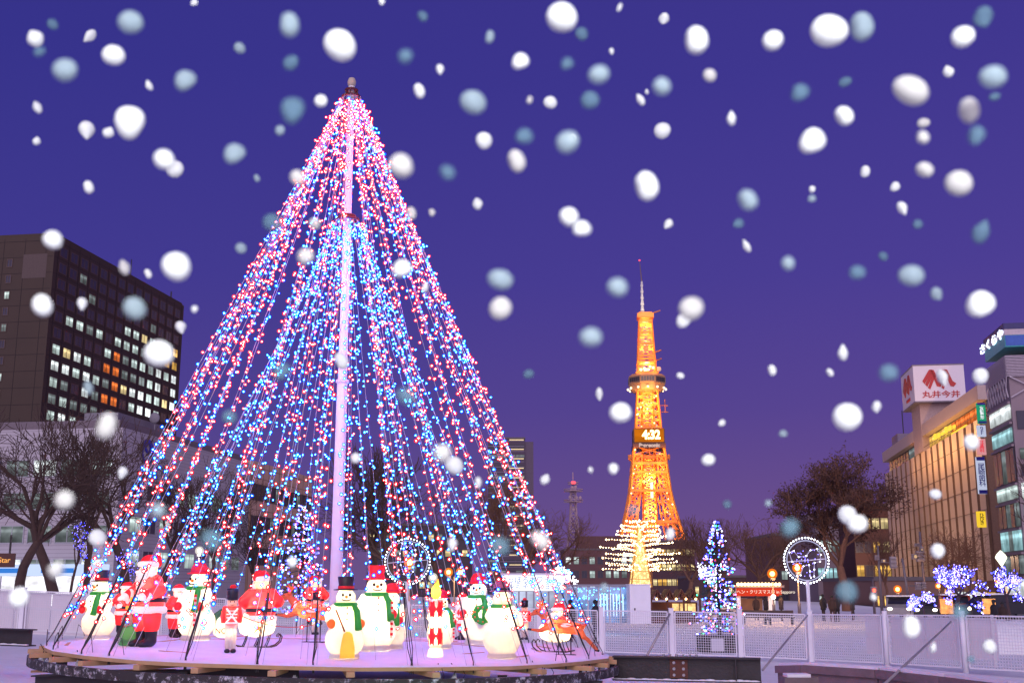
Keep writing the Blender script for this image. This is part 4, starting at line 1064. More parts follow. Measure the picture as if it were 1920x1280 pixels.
# ---------------------------------------------------------------- booths behind the fence
GLOWW = emis('lit white panel', (.95, 1.0, 1.1), 1.5, 'FRONT')
def booths():
    Y = 58; a = at(945, 1140, Y); k = fwd(a) / F
    t = thing('kiosk', 'white illuminated kiosk with a lettered sign board behind the right of the stage', 'kiosk', a)
    W = 112 * k; hh = 62 * k
    m = MB(); m.box(0, W, 0, 4, hh * .52, hh * .98); m.build('sign_board', GLOWW, t)
    MB().box(-.2, W + .2, -.25, 4.2, hh * .98, hh * 1.04).build('roof', WHITEPOST, t)
    m = MB(); m.box(0, W, .3, 3.9, -.6, hh * .50); m.build('wall', emis('dim lit interior', (.55, .60, .8), .8, 'FRONT', .5, .8), t)
    for i in range(9): x = W * i / 8; MB().box(x - .04, x + .04, -.03, .25, -.6, hh * .515).build('mullion', mat('grey post', (.3, .3, .34), .5), t)
    text('lettering', 'さっぽろホワイト\nイルミネーション', .36, mat('blue letter', (.08, .14, .45), .5), t, (W * .42, -.02, hh * .75), ext=.012, line=.8)
    # glass booth
    b = at(1062, 1168, 56); W = 118 * k; hh = 69 * k
    t = thing('glass_booth', 'glass walled booth lit pale blue inside, left of the white panel box', 'booth', b)
    MB().box(0, W, 1.5, 3.0, 0, hh * .93).build('back_wall', emis('pale blue interior', (.20, .32, .62), 1.1, 'FRONT', .75, 1.4), t)
    MB().box(-.1, W + .1, -.1, 3.1, hh * .94, hh).build('roof', mat('grey roof', (.25, .25, .3), .5), t)
    for i in range(7): x = W * i / 6; MB().box(x - .035, x + .035, -.04, .04, 0, hh * .94).build('mullion', mat('alu post', (.45, .45, .5), .4, .3), t)
    gm, n, l = newmat('window glass'); o = n.new('ShaderNodeOutputMaterial'); q = n.new('ShaderNodeBsdfTransparent'); g = n.new('ShaderNodeBsdfGlossy'); mx = n.new('ShaderNodeMixShader')
    mx.inputs[0].default_value = .12; g.inputs['Roughness'].default_value = .05; q.inputs[0].default_value = (.85, .9, .95, 1); l.new(q.outputs[0], mx.inputs[1]); l.new(g.outputs[0], mx.inputs[2]); l.new(mx.outputs[0], o.inputs[0])
    for i in range(6):
        x = W * i / 6; MB().box(x + .05, x + W / 6 - .05, -.012, .0, 0, hh * .94).build('glass_pane', gm, t)
    m = MB(); rng = random.Random(3)
    for i in range(90): m.oct((rng.uniform(.3, W - .2), rng.uniform(.6, 1.4), rng.uniform(hh * .45, hh * .9)), .035)
    tag(m.build('blue_lamps', CB['cyan'], t), kind='stuff')
    m = MB()
    for i in range(8): x = W * (.55 + .05 * i); m.box(x, x + .06, 1.2, 1.26, .3, hh * .75)
    m.build('hanging_strips', emis('icy strips', (.7, .9, 1.2), 2), t)
    for px in (1072, 1116):
        pass
    c = at(1182, 1169, 54); kk = fwd(c) / F
    t = thing('panel_box', 'plain white panelled box standing under the golden light tree', 'box', c)
    MB().box(0, 39 * kk, 0, 1.6, 0, 71 * kk).build('panel', mat('white panel', (.80, .80, .84), .6, var=.08), t)
    MB().box(-.02, 39 * kk + .02, -.02, 1.62, 71 * kk, 71 * kk + .05).build('cap', WHITEPOST, t); MB().box(39 * kk * .2, 39 * kk * .26, -.02, -.003, 25 * kk, 29 * kk).build('latch', STEEL, t)
    # stall with zigzag roof
    s = at(1222, 1168, 76); k2 = fwd(s) / F; W = 92 * k2; hh = 64 * k2
    t = thing('market_stall', 'dark timber market stall with a zigzag gabled roof behind the white panel box', 'stall', s)
    TIM = mat('dark timber', (.09, .03, .022), .8, var=.3)
    MB().box(0, W, 1.2, 2.6, 0, hh * .6).build('back_wall', TIM, t); MB().box(0, W, 0, .35, 0, hh * .22).build('counter', TIM, t)
    for i in range(4): x = W * i / 3; MB().box(x - .06, x + .06, -.03, .1, 0, hh * .68).build('post', TIM, t)
    n = 4
    for i in range(n):
        x0, x1 = W * i / n, W * (i + 1) / n; m = MB(); xm = (x0 + x1) / 2; zt = hh * .98; zb = hh * .70
        m.poly([V((x0, -.2, zb)), V((xm, -.2, zt)), V((xm, -.2, zt - .09)), V((x0 + .1, -.2, zb - .05))], (0, 2.8, 0)); m.poly([V((xm, -.2, zt)), V((x1, -.2, zb)), V((x1 - .1, -.2, zb - .05)), V((xm, -.2, zt - .09))], (0, 2.8, 0))
        m.bar((x0, -.22, zb - .03), (x1, -.22, zb - .03), .07); m.bar((xm, -.22, zb), (xm, -.22, zt - .1), .05); m.bar((x0 + .3, -.22, zb), (xm, -.22, zt - .25), .04); m.bar((x1 - .3, -.22, zb), (xm, -.22, zt - .25), .04)
        m.build('gable', TIM, t, fix=True)
    for i, (x, w) in enumerate(((.48, .14), (.64, .14), (.80, .16))):
        MB().box(W * x, W * (x + w), 1.15, 1.19, hh * .30, hh * .56).build('lit_shelf', emis('stall light', (1, .62, .25), 1.3, 'FRONT', .5, 3), t)
    lamp('stall_bulb', (W * .5, .5, hh * .66), 30, (1, .6, .25), .1, t)
    m = MB()
    for i in range(5): m.ell((W * (i + .5) / 5, -.3, hh * .70), .07, 8, 6)
    m.build('bulbs', WARMB, t)
    # banner stall
    s = at(1384, 1160, 88); k2 = fwd(s) / F; W = 84 * k2; hh = 62 * k2
    t = thing('banner_stall', 'market gate stall under a long red lettered banner and a row of bulbs', 'stall', s)
    MB().box(0, W, 0, .25, hh * .68, hh * .92).build('banner', emis('lit red banner', (.75, .05, .02), 1), t)
    text('lettering', 'ミュンヘン・クリスマス市 in Sapporo', hh * .13, emis('banner letter', (1, .85, .7), 1.2), t, (W / 2, -.02, hh * .80), ext=.01)
    for x in (0, W * .72): MB().box(x, x + .3, .3, .6, 0, hh * .92).build('post', WHITEPOST, t)
    MB().box(-.2, W + .2, -.1, 2.5, hh * .93, hh * 1.0).build('roof', mat('gate roof', (.3, .22, .2), .7), t)
    MB().box(.3, W * .7, 2.2, 2.4, 0, hh * .6).build('back_wall', mat('tan cloth', (.25, .14, .09), .8), t)
    MB().box(W * .75, W * .98, 2.0, 2.1, hh * .1, hh * .55).build('lit_window', emis('white shop glow', (1, .95, .85), 1.3, 'FRONT', .5, 2), t)
    m = MB()
    for i in range(13): m.ell((W * (i + .3) / 13, -.15, hh * 1.03), .12, 8, 6)
    m.build('bulbs', WARMB, t)
    lamp('gate_bulb', (W * .5, -1.5, hh * .6), 120, (1, .62, .3), .3, t)
    s = at(1338, 1166, 84); t = thing('white_tent', 'pale slanting tent roof at the foot of the banner stall', 'tent', s); k2 = fwd(s) / F
    m = MB(); m.poly([V((0, 0, 0)), V((84 * k2 * .55, 0, 0)), V((84 * k2 * .55, 0, 20 * k2)), V((84 * k2 * .2, 0, 40 * k2)), V((0, 0, 30 * k2))], (0, 2.5, 0)); m.build('canvas', mat('cream canvas', (.6, .5, .42), .8), t, fix=True)
    MB().box(.4, 1.2, -.03, -.004, 0, .9).build('flap', mat('tan cloth', (.25, .14, .09), .8), t)
booths()
# ---------------------------------------------------------------- buildings (aligned to the park axis: local +y runs away along the park)
def lit(name, col, s):
    """a room behind a pane: ceiling lights near the top, dimmer below, each room its own brightness"""
    m, n, l = newmat(name); o = n.new('ShaderNodeOutputMaterial'); e = n.new('ShaderNodeEmission'); l.new(e.outputs[0], o.inputs[0]); e.inputs[0].default_value = (*col, 1)
    tc = n.new('ShaderNodeTexCoord'); sx = n.new('ShaderNodeSeparateXYZ'); l.new(tc.outputs['Generated'], sx.inputs[0])
    cr = n.new('ShaderNodeValToRGB'); el = cr.color_ramp.elements; el[0].position = 0; el[0].color = (.50, .50, .50, 1); el[1].position = 1; el[1].color = (.75, .75, .75, 1)
    for q, v in ((.35, .62), (.58, .85), (.70, 1.5), (.80, 1.35), (.86, .8)): k = el.new(q); k.color = (v, v, v, 1)
    l.new(sx.outputs['Z'], cr.inputs[0])
    nz = n.new('ShaderNodeTexNoise'); nz.inputs['Scale'].default_value = .55; nz.inputs['Detail'].default_value = 2; oi = n.new('ShaderNodeObjectInfo')
    ad = n.new('ShaderNodeVectorMath'); ad.operation = 'ADD'; l.new(tc.outputs['Object'], ad.inputs[0]); l.new(oi.outputs['Location'], ad.inputs[1]); l.new(ad.outputs[0], nz.inputs['Vector'])
    mr = n.new('ShaderNodeMapRange'); mr.inputs[1].default_value = .3; mr.inputs[2].default_value = .7; mr.inputs[3].default_value = .5 * s; mr.inputs[4].default_value = 1.4 * s; l.new(nz.outputs['Fac'], mr.inputs[0])
    mu = n.new('ShaderNodeMath'); mu.operation = 'MULTIPLY'; l.new(cr.outputs[0], mu.inputs[0]); l.new(mr.outputs[0], mu.inputs[1]); l.new(mu.outputs[0], e.inputs[1])
    m.cycles.emission_sampling = 'NONE'; return m
WIN = {'cool': lit('cool office window', (.66, .80, .78), .85), 'dimcool': lit('dim office window', (.24, .28, .29), .7), 'warm': lit('warm office window', (1, .78, .38), .95), 'orange': lit('orange window', (1, .22, .05), .9),
       'white': lit('bright window', (1.0, 1.08, 1.1), 1.05), 'dark': mat('dark window glass', (.05, .045, .07), .3, 0, var=.2, scale=.7, spec=.25), 'amber': lit('amber window', (1, .55, .12), 1.0), 'teal': lit('teal lit window', (.42, .74, .80), .9)}
def building(name, label, corner, cat='building'):
    return thing(name, label, cat, (corner.x, corner.y, -1), UA)
def win_mesh(w, h, axis, fr=.12, dep=.06):
    """frame and pane meshes on a wall whose outward normal is axis ('x+','x-','y-'); origin at the window's centre on the wall"""
    f, p = MB(), MB()
    def bx(m, a0, a1, d0, d1, z0, z1):
        if axis == 'x+': m.box(d0, d1, a0, a1, z0, z1)
        elif axis == 'x-': m.box(-d1, -d0, a0, a1, z0, z1)
        else: m.box(a0, a1, -d1, -d0, z0, z1)
    bx(f, -w / 2 - fr, w / 2 + fr, .005, dep * 2, h / 2, h / 2 + fr); bx(f, -w / 2 - fr, w / 2 + fr, .005, dep * 2, -h / 2 - fr, -h / 2)
    bx(f, -w / 2 - fr, -w / 2, .006, dep * 2, -h / 2, h / 2); bx(f, w / 2, w / 2 + fr, .006, dep * 2, -h / 2, h / 2)
    bx(f, -fr * .3, fr * .3, .03, dep * 1.6, -h / 2, h / 2)
    bx(p, -w / 2, w / 2, .01, dep * .5, -h / 2, h / 2)
    return f, p
def windows(t, spots, w, h, axis, frame, most=100, fr=.12):
    """spots: (position on the wall, pane key), nearest first; the first MOST become window > pane, the rest one stuff part per pane look"""
    f, p = win_mesh(w, h, axis, fr); fm = f.mesh('window', [frame]); pm = {}
    for pos, k in spots[:most]:
        o = link('window', fm, t, pos)
        if k not in pm: pm[k] = p.mesh('pane', [WIN[k]])
        link('pane', pm[k], o)
    rest = {}
    for pos, k in spots[most:]:
        m = rest.setdefault(k, MB())
        for src, mi in ((f, 1), (p, 0)):
            b = len(m.v); m.v += [(x + pos[0], y + pos[1], z + pos[2]) for x, y, z in src.v]
            for q in src.f: m.f.append(tuple(b + i for i in q)); m.m.append(mi)
    for k, m in rest.items(): tag(m.build(('lit' if k != 'dark' else 'unlit') + '_windows', [WIN[k], frame], t), kind='stuff')

def brick():
    c = at(105, 440, 240); t = building('brick_tower', 'tall dark brick office block with a grid of lit windows at the left edge', c)
    rz = c.z + 1; L = solve(c, U, 345); W = 70
    bm_, n, l = newmat('dark brown tile wall')
    o = n.new('ShaderNodeOutputMaterial'); b = n.new('ShaderNodeBsdfPrincipled'); l.new(b.outputs[0], o.inputs[0]); b.inputs['Roughness'].default_value = .7
    tc = n.new('ShaderNodeTexCoord'); wv = n.new('ShaderNodeTexNoise'); wv.inputs['Scale'].default_value = .15; l.new(tc.outputs['Object'], wv.inputs[0])
    cr = n.new('ShaderNodeValToRGB'); cr.color_ramp.elements[0].color = (.034, .020, .014, 1); cr.color_ramp.elements[1].color = (.05, .028, .018, 1); l.new(wv.outputs['Fac'], cr.inputs[0]); l.new(cr.outputs[0], b.inputs['Base Color'])
    MB().box(-W, 0, 0, L, 0, rz).build('wall', bm_, t)
    DJ = mat('dark joint', (.022, .014, .014), .8)
    m = MB(); fl = 3.62
    nrow = int(rz / fl)
    for j in range(nrow): z = rz - 1.2 - j * fl; m.box(.002, .02, .3, L - .3, z - .06, z + .06); m.box(-W, -.3, -.02, -.002, z - .06, z + .06)
    for i in range(15): y = 1.5 + (L - 3) * i / 14; m.box(.003, .03, y - .10, y + .10, 1, rz - .5)
    for i in range(12): x = -2 - i * 5; m.box(x - .07, x + .07, -.022, -.003, 1, rz - .5)
    m.build('panel_joints', DJ, t)
    MB().box(-W + .4, -.4, .4, L - .4, rz, rz + .6).build('parapet', bm_, t)
    m = MB(); m.tube((-3, 40, rz), (-3, 40, rz + 6), .12); m.tube((-2, L - 4, rz), (-2, L - 4, rz + 3), .2); m.build('roof_mast', STEEL, t)
    rng = random.Random(17); spots = []; per = (L - 3) / 14
    orange = {(5, 6), (6, 6), (6, 5), (7, 6), (8, 5), (8, 6), (9, 6), (9, 7), (10, 5), (10, 6)}
    for j in range(nrow - 4):
        z = rz - 3.1 - j * fl
        for i in range(14):
            y = 1.5 + per * (i + .5)
            if j == 0: k = 'dark'
            elif j in (1, 2): k = 'dark' if rng.random() < .95 else 'dimcool'
            elif j == 3: k = 'dark' if i < 7 else rng.choice(('cool', 'dimcool', 'cool', 'warm'))
            elif j == 4: k = rng.choice(('cool', 'white', 'cool', 'dimcool', 'dark'))
            elif j == 5 and i < 5: k = 'dark'
            else: k = rng.choice(('cool', 'cool', 'white', 'dimcool', 'dimcool', 'dark', 'warm'))
            if (j, i) in orange: k = 'orange'
            if j in (3, 4) and i in (12, 13): k = 'amber'
            spots.append((j, (0, y, z), k))
    spots.sort(key=lambda s: (s[2] == 'dark', s[1][1])); windows(t, [s[1:] for s in spots], per * .66, 2.05, 'x+', mat('bronze frame', (.10, .06, .05), .5), 100)
    sp = [((-7.5 - 0, 0, rz - 8.5 - j * 6.6), 'dark' if j not in (4,) else 'warm') for j in range(7)] + [((-10.3, 0, rz - 6 - j * 3.62), ('dark', 'dark', 'cool', 'dark', 'dimcool')[j % 5]) for j in range(12)]
    windows(t, [(p, k) for p, k in sp if p[0] < -10], 1.1, 1.6, 'y-', mat('bronze frame', (.1, .06, .05), .5))
    MB().box(-7.2, -1.6, -.03, -.004, rz - 9.6, rz - 4.2).build('pale_panels', mat('greyer tile', (.085, .06, .055), .7), t)
brick()

def white_block():
    c = at(231, 801, 150); t = building('white_block', 'wide pale telecom building with long window bands and a round blue emblem, left background', c)
    rz = c.z + 1; L = solve(c, U, 470); W = 60
    wt = mat('pale grey cladding', (.40, .37, .40), .7, var=.10, scale=.4)
    MB().box(-W, 0, 0, L, 0, rz).build('wall', wt, t)
    m = MB()
    for j in range(40): z = rz - .25 - j * .5; m.box(.002, .012, .1, L - .1, z - .02, z + .02); m.box(-W, -.1, -.012, -.002, z - .02, z + .02)
    m.build('cladding_joints', mat('grey joint', (.22, .2, .22), .8), t)
    MB().box(-W, -1, 1, L - 1, rz, rz + 1.2).build('parapet', mat('roof edge', (.16, .13, .15), .7), t)
    m = MB(); m.box(-9, -4, 6, 20, rz + 1.2, rz + 3); m.lathe([(.1, 0), (.1, 1.5)], (-2.5, 14, rz + 1.2), 8); m.ell((-2.5, 13.8, rz + 3.3), (.8, .3, .8), 12, 8); m.build('roof_plant', mat('grey plant', (.2, .19, .22), .6), t)
    # emblem: looped ring
    e = MB(); cy, cz = 3.2 + 4, rz - 2.4
    for k in range(1):
        e.torus((.12, cy, cz), 1.55, .22, 32, 6, ax=(V((0, 1, 0)), V((0, 0, 1))), flat=.4); e.path([V((.12, cy + .75 * math.sin(a) * 1.0, cz + .55 + .62 * math.cos(a))) for a in [.4 * i for i in range(17)]], .17, 6)
    e.build('blue_emblem', mat('blue emblem', (.03, .03, .35), .5), t)
    MB().box(.004, .08, cy - 1.4, cy + 1.4, cz - 3.9, cz - 2.7).build('emblem_lettering', mat('dark lettering', (.10, .09, .11), .6), t)
    rng = random.Random(4); sp = []
    for j in range(4):
        z = rz - 5.2 - j * 4.3
        for i in range(15):
            x = -2.8 - i * 3.9
            k = rng.choice(('white', 'cool', 'dimcool', 'dark', 'dimcool', 'dimcool'))
            sp.append(((x, 0, z), k))
    windows(t, sp, 3.2, 2.1, 'y-', mat('alu frame', (.35, .35, .38), .4), 60)
    sp = []
    for j in range(3):
        for i in range(int(L / 4.4) - 1): sp.append(((0, 5 + i * 4.4, rz - 8 - j * 4.4), rng.choice(('dimcool', 'dark', 'cool', 'dark'))))
    windows(t, sp, 3.2, 2.0, 'x+', mat('alu frame', (.35, .35, .38), .4), 60)
    # lit shops along the pavement
    m = MB(); m.box(-W, -1, -1.2, -.02, .6, 4.7); m.build('lit_shop_front', emis('bright shop front', (1.0, .98, 1.05), 1.25, 'FRONT', .55, .35), t)
    m = MB(); m.box(-W, -.5, -1.6, -.01, 4.75, 6.2); m.build('sign_band', emis('pale blue sign band', (.55, .66, 1.0), 1.15, 'NONE'), t)
    m = MB()
    for i in range(8): m.box(-W + 2 + i * 7, -W + 6.5 + i * 7, -1.64, -1.61, 5.1, 5.7)
    m.build('blue_stripes', emis('blue stripe', (.05, .25, .8), .9), t)
    for i in range(18): x = -1.5 - i * 3.3; MB().box(x - .1, x + .1, -1.3, -1.21, .6, 4.7).build('mullion', mat('grey post', (.3, .3, .34), .5), t)
    # tan wing further along
    c2 = c + U * (L + 1); t2 = building('tan_wing', 'low tan office wing with dark window bands seen through the left of the light tree', c2)
    L2 = solve(V((c2.x, c2.y, c.z)), U, 585); tn = mat('tan cladding', (.52, .34, .24), .7, var=.12, scale=.3)
    rz2 = rz + .6
    MB().box(-40, 0, 0, L2, 0, rz2).build('wall', tn, t2)
    m = MB()
    for i in range(12): y = L2 * i / 12; m.box(.002, .03, y - .07, y + .07, .5, rz2)
    for j in range(8): z = rz2 - 1.8 * j - 1; m.box(.003, .025, 0, L2, z - .05, z + .05)
    m.build('cladding_joints', mat('tan joint', (.22, .12, .08), .8), t2)
    sp = []
    for j in range(3):
        for i in range(14): sp.append(((0, L2 * (i + .5) / 14, rz2 - 5.2 - j * 5.4), 'dark' if rng.random() < .75 else 'dimcool'))
    windows(t2, sp, L2 / 14 * .80, 2.6, 'x+', mat('dark frame', (.05, .04, .04), .5), 60)
    # brown sign by the left edge
    s = at(-5, 1063, 60); k = fwd(s) / F
    t3 = thing('shop_sign', 'brown hanging shop sign with glowing orange letters at the left edge', 'sign', s)
    MB().box(0, 31 * k, 0, .12, 0, 26 * k).build('board', mat('brown board', (.10, .04, .03), .6), t3); text('lettering', 'Star', 14 * k, emis('orange letter', (1, .45, .12), 1.2), t3, (12 * k, -.02, 13 * k), ext=.01)
    MB().bar((20 * k, .06, 26 * k), (20 * k, .06, 60 * k), .08).build('hanger', STEEL, t3)
white_block()

def slab(name, label, px0, px1, ytop, Y, face_w, side=0, wallc=(.1, .06, .06), rows=5, cols=5, keys=('cool', 'dark', 'dark', 'dimcool'), seed=1, fh=3.5, ww=.6, wh=.45, crown=None, band=False):
    """plain building whose camera-facing side spans px0..px1"""
    a = at(px0, ytop, Y); a2 = at(px1, ytop, Y); W = (a2 - a).length; t = thing(name, label, 'building', (a.x, a.y, -1), 0); rz = a.z + 1; rng = random.Random(seed)
    D = 25
    MB().box(0, W, 0, D, 0, rz).build('wall', mat(label[:24], wallc, .75, var=.2, scale=.2), t)
    MB().box(-.15, W + .15, -.15, D, rz, rz + .5).build('parapet', mat('grey parapet', (.12, .1, .11), .7), t)
    if crown: MB().box(W * crown[0], W * crown[1], 4, 14, rz + .5, rz + crown[2]).build('roof_room', mat(label[:24], wallc), t)
    sp = []
    for j in range(rows):
        for i in range(cols): sp.append(((W * (i + .5) / cols, 0, rz - fh * (j + .75)), rng.choice(keys)))
    windows(t, sp, W / cols * ww, fh * wh, 'y-', mat('dull frame', (.09, .08, .085), .6), 100, fr=.08)
    return t, W, rz
t, W, rz = slab('apartment_tower', 'slim tall apartment tower with gold balcony lights just right of the light tree', 915, 984, 822, 400, 0, wallc=(.085, .06, .095), rows=15, cols=4, keys=('dark', 'dark', 'dark', 'dimcool'), fh=3.6, ww=.9, wh=.35)
MB().box(W, W + 3, .6, 24, 0, rz - 1).build('side_wall', mat('violet side wall', (.11, .08, .12), .7), t)
m = MB()
for j in range(20): m.box(W - 5.4, W - .4, -.35, -.13, rz - .6 - j * 3.3, rz - .3 - j * 3.3)
tag(m.build('balcony_lights', emis('gold strip', (1, .75, .45), 1.1), t), kind='stuff')
m = MB()
for j in range(36): m.box(0, W - .2, -.13, -.003, rz - 1 - j * 1.8, rz - .75 - j * 1.8)
tag(m.build('balcony_rails', mat('grey rail', (.2, .16, .22), .6), t), kind='stuff')
slab('long_office', 'long low dark office block with scattered lit windows left of the tower foot', 1058, 1192, 1031, 320, 0, wallc=(.12, .055, .06), rows=5, cols=9, keys=('cool', 'dark', 'cool', 'dimcool', 'white', 'dark'), seed=5, fh=3.7, ww=.62, wh=.5, crown=(.2, .95, 4))
slab('dim_hall', 'dim building half hidden behind the bare trees right of the white pole', 690, 880, 985, 300, 0, wallc=(.06, .045, .06), rows=5, cols=12, keys=('dark', 'dark', 'dark', 'dimcool', 'warm'), seed=6, fh=4, ww=.6, wh=.4)
slab('stepped_office', 'pale stepped office with bright cool window rows behind the right wire ring', 1528, 1572, 985, 190, 0, wallc=(.20, .15, .17), rows=8, cols=3, keys=('teal', 'cool', 'cool', 'dimcool'), seed=7, fh=4.4, ww=.85, wh=.40, crown=(.0, .5, 2.2))
slab('low_office', 'darker narrow office with lit rows just left of the right wire ring', 1448, 1500, 1004, 210, 0, wallc=(.13, .06, .06), rows=8, cols=4, keys=('cool', 'dark', 'dimcool', 'white', 'dark'), seed=8, fh=4.0, ww=.8, wh=.36)
slab('rounded_block', 'dark brown block with amber windows behind the leafy tree, left of the ribbed store', 1598, 1664, 948, 230, 0, wallc=(.07, .028, .03), rows=10, cols=4, keys=('amber', 'dark', 'warm', 'dark', 'amber'), seed=9, fh=4.6, ww=.8, wh=.45, crown=(.1, .8, 3.5))
slab('tower_base', 'low dark pavilion with two lit amber window rows at the foot of the tower', 1222, 1302, 1014, 500, 0, wallc=(.06, .03, .04), rows=4, cols=9, keys=('warm', 'warm', 'warm', 'amber'), seed=10, fh=6.3, ww=.8, wh=.42)
slab('far_hall', 'dark low building with a few lamps behind the potted light tree', 1300, 1450, 1082, 260, 0, wallc=(.07, .035, .04), rows=3, cols=12, keys=('dark', 'dark', 'dark', 'warm', 'dimcool'), seed=12, fh=4.0, ww=.5, wh=.5)
slab('street_shops', 'low dark row of street shops with bright doorways at the foot of the ribbed store', 1640, 1760, 1088, 150, 0, wallc=(.2, .11, .09), rows=2, cols=9, keys=('white', 'dark', 'amber', 'amber', 'white', 'teal'), seed=13, fh=4.2, ww=.6, wh=.6)

# ---------------------------------------------------------------- ribbed department store with roof sign
def store():
    c = at(1838, 722, 187); t = building('department_store', 'long ribbed tan department store glowing orange under its eaves, right background', c)
    rz = c.z + 1; L = solve(c, U, 1659); W = 55
    tan = mat('tan ribbed wall', (.62, .45, .33), .75, var=.12, scale=.15)
    MB().box(0, W, 0, L, 0, rz - 5.2).build('wall', mat('brown slot wall and rib shade', (.24, .14, .09), .8), t)
    MB().box(-.6, W, -.3, L + .3, rz - 2.4, rz).build('eaves', mat('pink beige fascia', (.50, .38, .34), .7, var=.1), t)
    MB().box(.8, W, .4, L - .4, rz - 5.2, rz - 2.4).build('glass_band', mat('dark band', (.03, .03, .045), .25, spec=.6), t)
    for i in range(17):
        y = L * (i + .5) / 17; dd = L / 17
        MB().box(-.42, -.003, y - dd * .31, y + dd * .31, 3, rz - 5.42).build('rib_side', mat('brown slot wall and rib shade', (.24, .14, .09), .8), t); MB().box(-.46, -.424, y - dd * .33, y + dd * .33, 2.9, rz - 5.4).build('rib', tan, t)  # rib sides get dark brown, their shade painted into the colour
    m = MB()
    for j in range(8): z = 4 + j * 3.9; m.box(-.54, -.47, .5, L - .5, z - .035, z + .035)
    m.build('guy_wires', mat('dark wire', (.12, .07, .05), .6), t)
    rng = random.Random(8)
    for i in range(26):
        y = 1.5 + i * (L - 3) / 26; k = 'amber' if 6 < i < 14 else 'orange' if i <= 6 else 'dark' if i > 18 else rng.choice(('dimcool', 'orange', 'dark'))
        w = MB().box(.70, .80, y, y + (L - 3) / 26 * .82, rz - 5.0, rz - 2.7).build('band_window', WIN[k], t)
    m = MB(); m.box(.4, .68, 14, 26, rz - 4.9, rz - 4.6)
    for i in range(6): m.box(.2, .5, 22 + i * 3.4, 23.6 + i * 3.4, rz - 4.3 + .3 * (i % 2), rz - 3.5 + .3 * (i % 3))
    m.build('yellow_lettering', emis('yellow neon', (1, .62, .06), 1.3, 'FRONT'), t)
    for i in range(7): lamp('eaves_lamp', (-4.5, 4 + i * 9, rz - 7.5), 1250 * (1 if i < 5 else .5), (1, .54, .19), .4, t)
    for i in range(5): lamp('pavement_lamp', (-14, 16 + i * 18, 9), 2000, (1, .66, .42), .4, t)
    m = MB(); m.box(-1.5, W, .2, L, 2.6, 4.4); m.build('shop_canopy', mat('canopy', (.2, .1, .07), .6), t)
    for i in range(9): y = 5 + i * L / 9.5; MB().box(-.5, -.01, y - 3.2, y + 2.2, .9, 2.55).build('shop_window', WIN['white' if i % 3 else 'amber'], t)
    m = MB()
    for i in range(14): m.box(2, 2.12, 2 + i * 4, 2.12 + i * 4, rz, rz + 1.5)
    m.box(2, 2.1, 2, 56, rz + 1.4, rz + 1.5); m.box(2, 2.1, 2, 56, rz + .7, rz + .78); m.build('roof_railing', mat('grey rail', (.25, .2, .22), .6), t); MB().box(1.2, 4, L - 12, L - 4, rz, rz + 3.2).build('roof_room', mat('grey rail', (.25, .2, .22), .6), t); MB().tube((3, L - 10, rz + 3.2), (3, L - 10, rz + 9), .12).build('roof_mast', STEEL, t)
    # roof sign
    a = at(1711, 686, 232); b = at(1802, 686, 232); Wd = (b - a).length; Ls = solve(a, U, 1689); Hs = a.z - at(1711, 752, 232).z
    s = thing('roof_sign', 'white cube roof sign with a red zigzag emblem on a pillar above the ribbed store', 'roof sign', (a.x, a.y, a.z - Hs), UA)
    wp = mat('white sign panel', (.72, .66, .70), .6, var=.05)
    MB().box(0, Wd, 0, Ls, 0, Hs).build('cube', wp, s)
    m = MB(); m.box(-.06, Wd + .06, -.06, Ls + .06, Hs, Hs + .25); m.box(-.06, Wd + .06, -.06, Ls + .06, -.25, 0); m.build('trim', mat('grey trim', (.2, .17, .2), .6), s)
    MB().box(Wd * .12, Wd * .85, Ls * .15, Ls * .8, -10, -.25).build('pillar', mat('pillar plaster', (.42, .30, .28), .7), s)
    red = mat('red emblem', (.45, .03, .03), .5)
    def emblem(parent, w, h, cx, cz, name):
        m = MB()
        for k in range(2):
            for o, th in ((0, .09), (.105, .09), (.21, .09)):
                x = cx - w / 2 + k * w * .40
                def P(u, v): return V((x + u * w, -.0, cz + v * h))
                top = .5 - o * .0
                m.poly([P(.0 + o * .72, -.12 - o * 1.6 + .05), P(.22 + o * .5, .5 - o * 1.35), P(.30 + o * .5, .5 - o * 1.35), P(.34 + o * .4, .40 - o * 1.2), P(.29 + o * .42, .36 - o * 1.3), P(.06 + o * .75, -.22 - o * 1.3)], (0, -.12, 0))
            m.poly([P(.26, .5), P(.36, .48), P(.50, -.10), P(.60, -.22), P(.52, -.38), P(.42, -.34)], (0, -.12, 0))
        return m.build(name, red, parent, fix=True)
    emblem(s, Wd * .66, Hs * .56, Wd * .50, Hs * .60, 'emblem')
    text('lettering', '丸井今井', Hs * .205, red, s, (Wd * .52, -.05, Hs * .17), ext=.05, sx=1.25, off=.02)
    e2 = emblem(s, Ls * .7, Hs * .56, 0, Hs * .58, 'side_emblem'); e2.rotation_euler = (0, 0, -PI / 2); e2.location = (-.02, Ls * .5, 0)
    tx = text('side_lettering', 'MARUI IMAI', Hs * .13, red, s, (-.05, Ls * .5, Hs * .16), rot=(PI / 2, 0, -PI / 2), ext=.04, sx=.9)
    return rz
store()

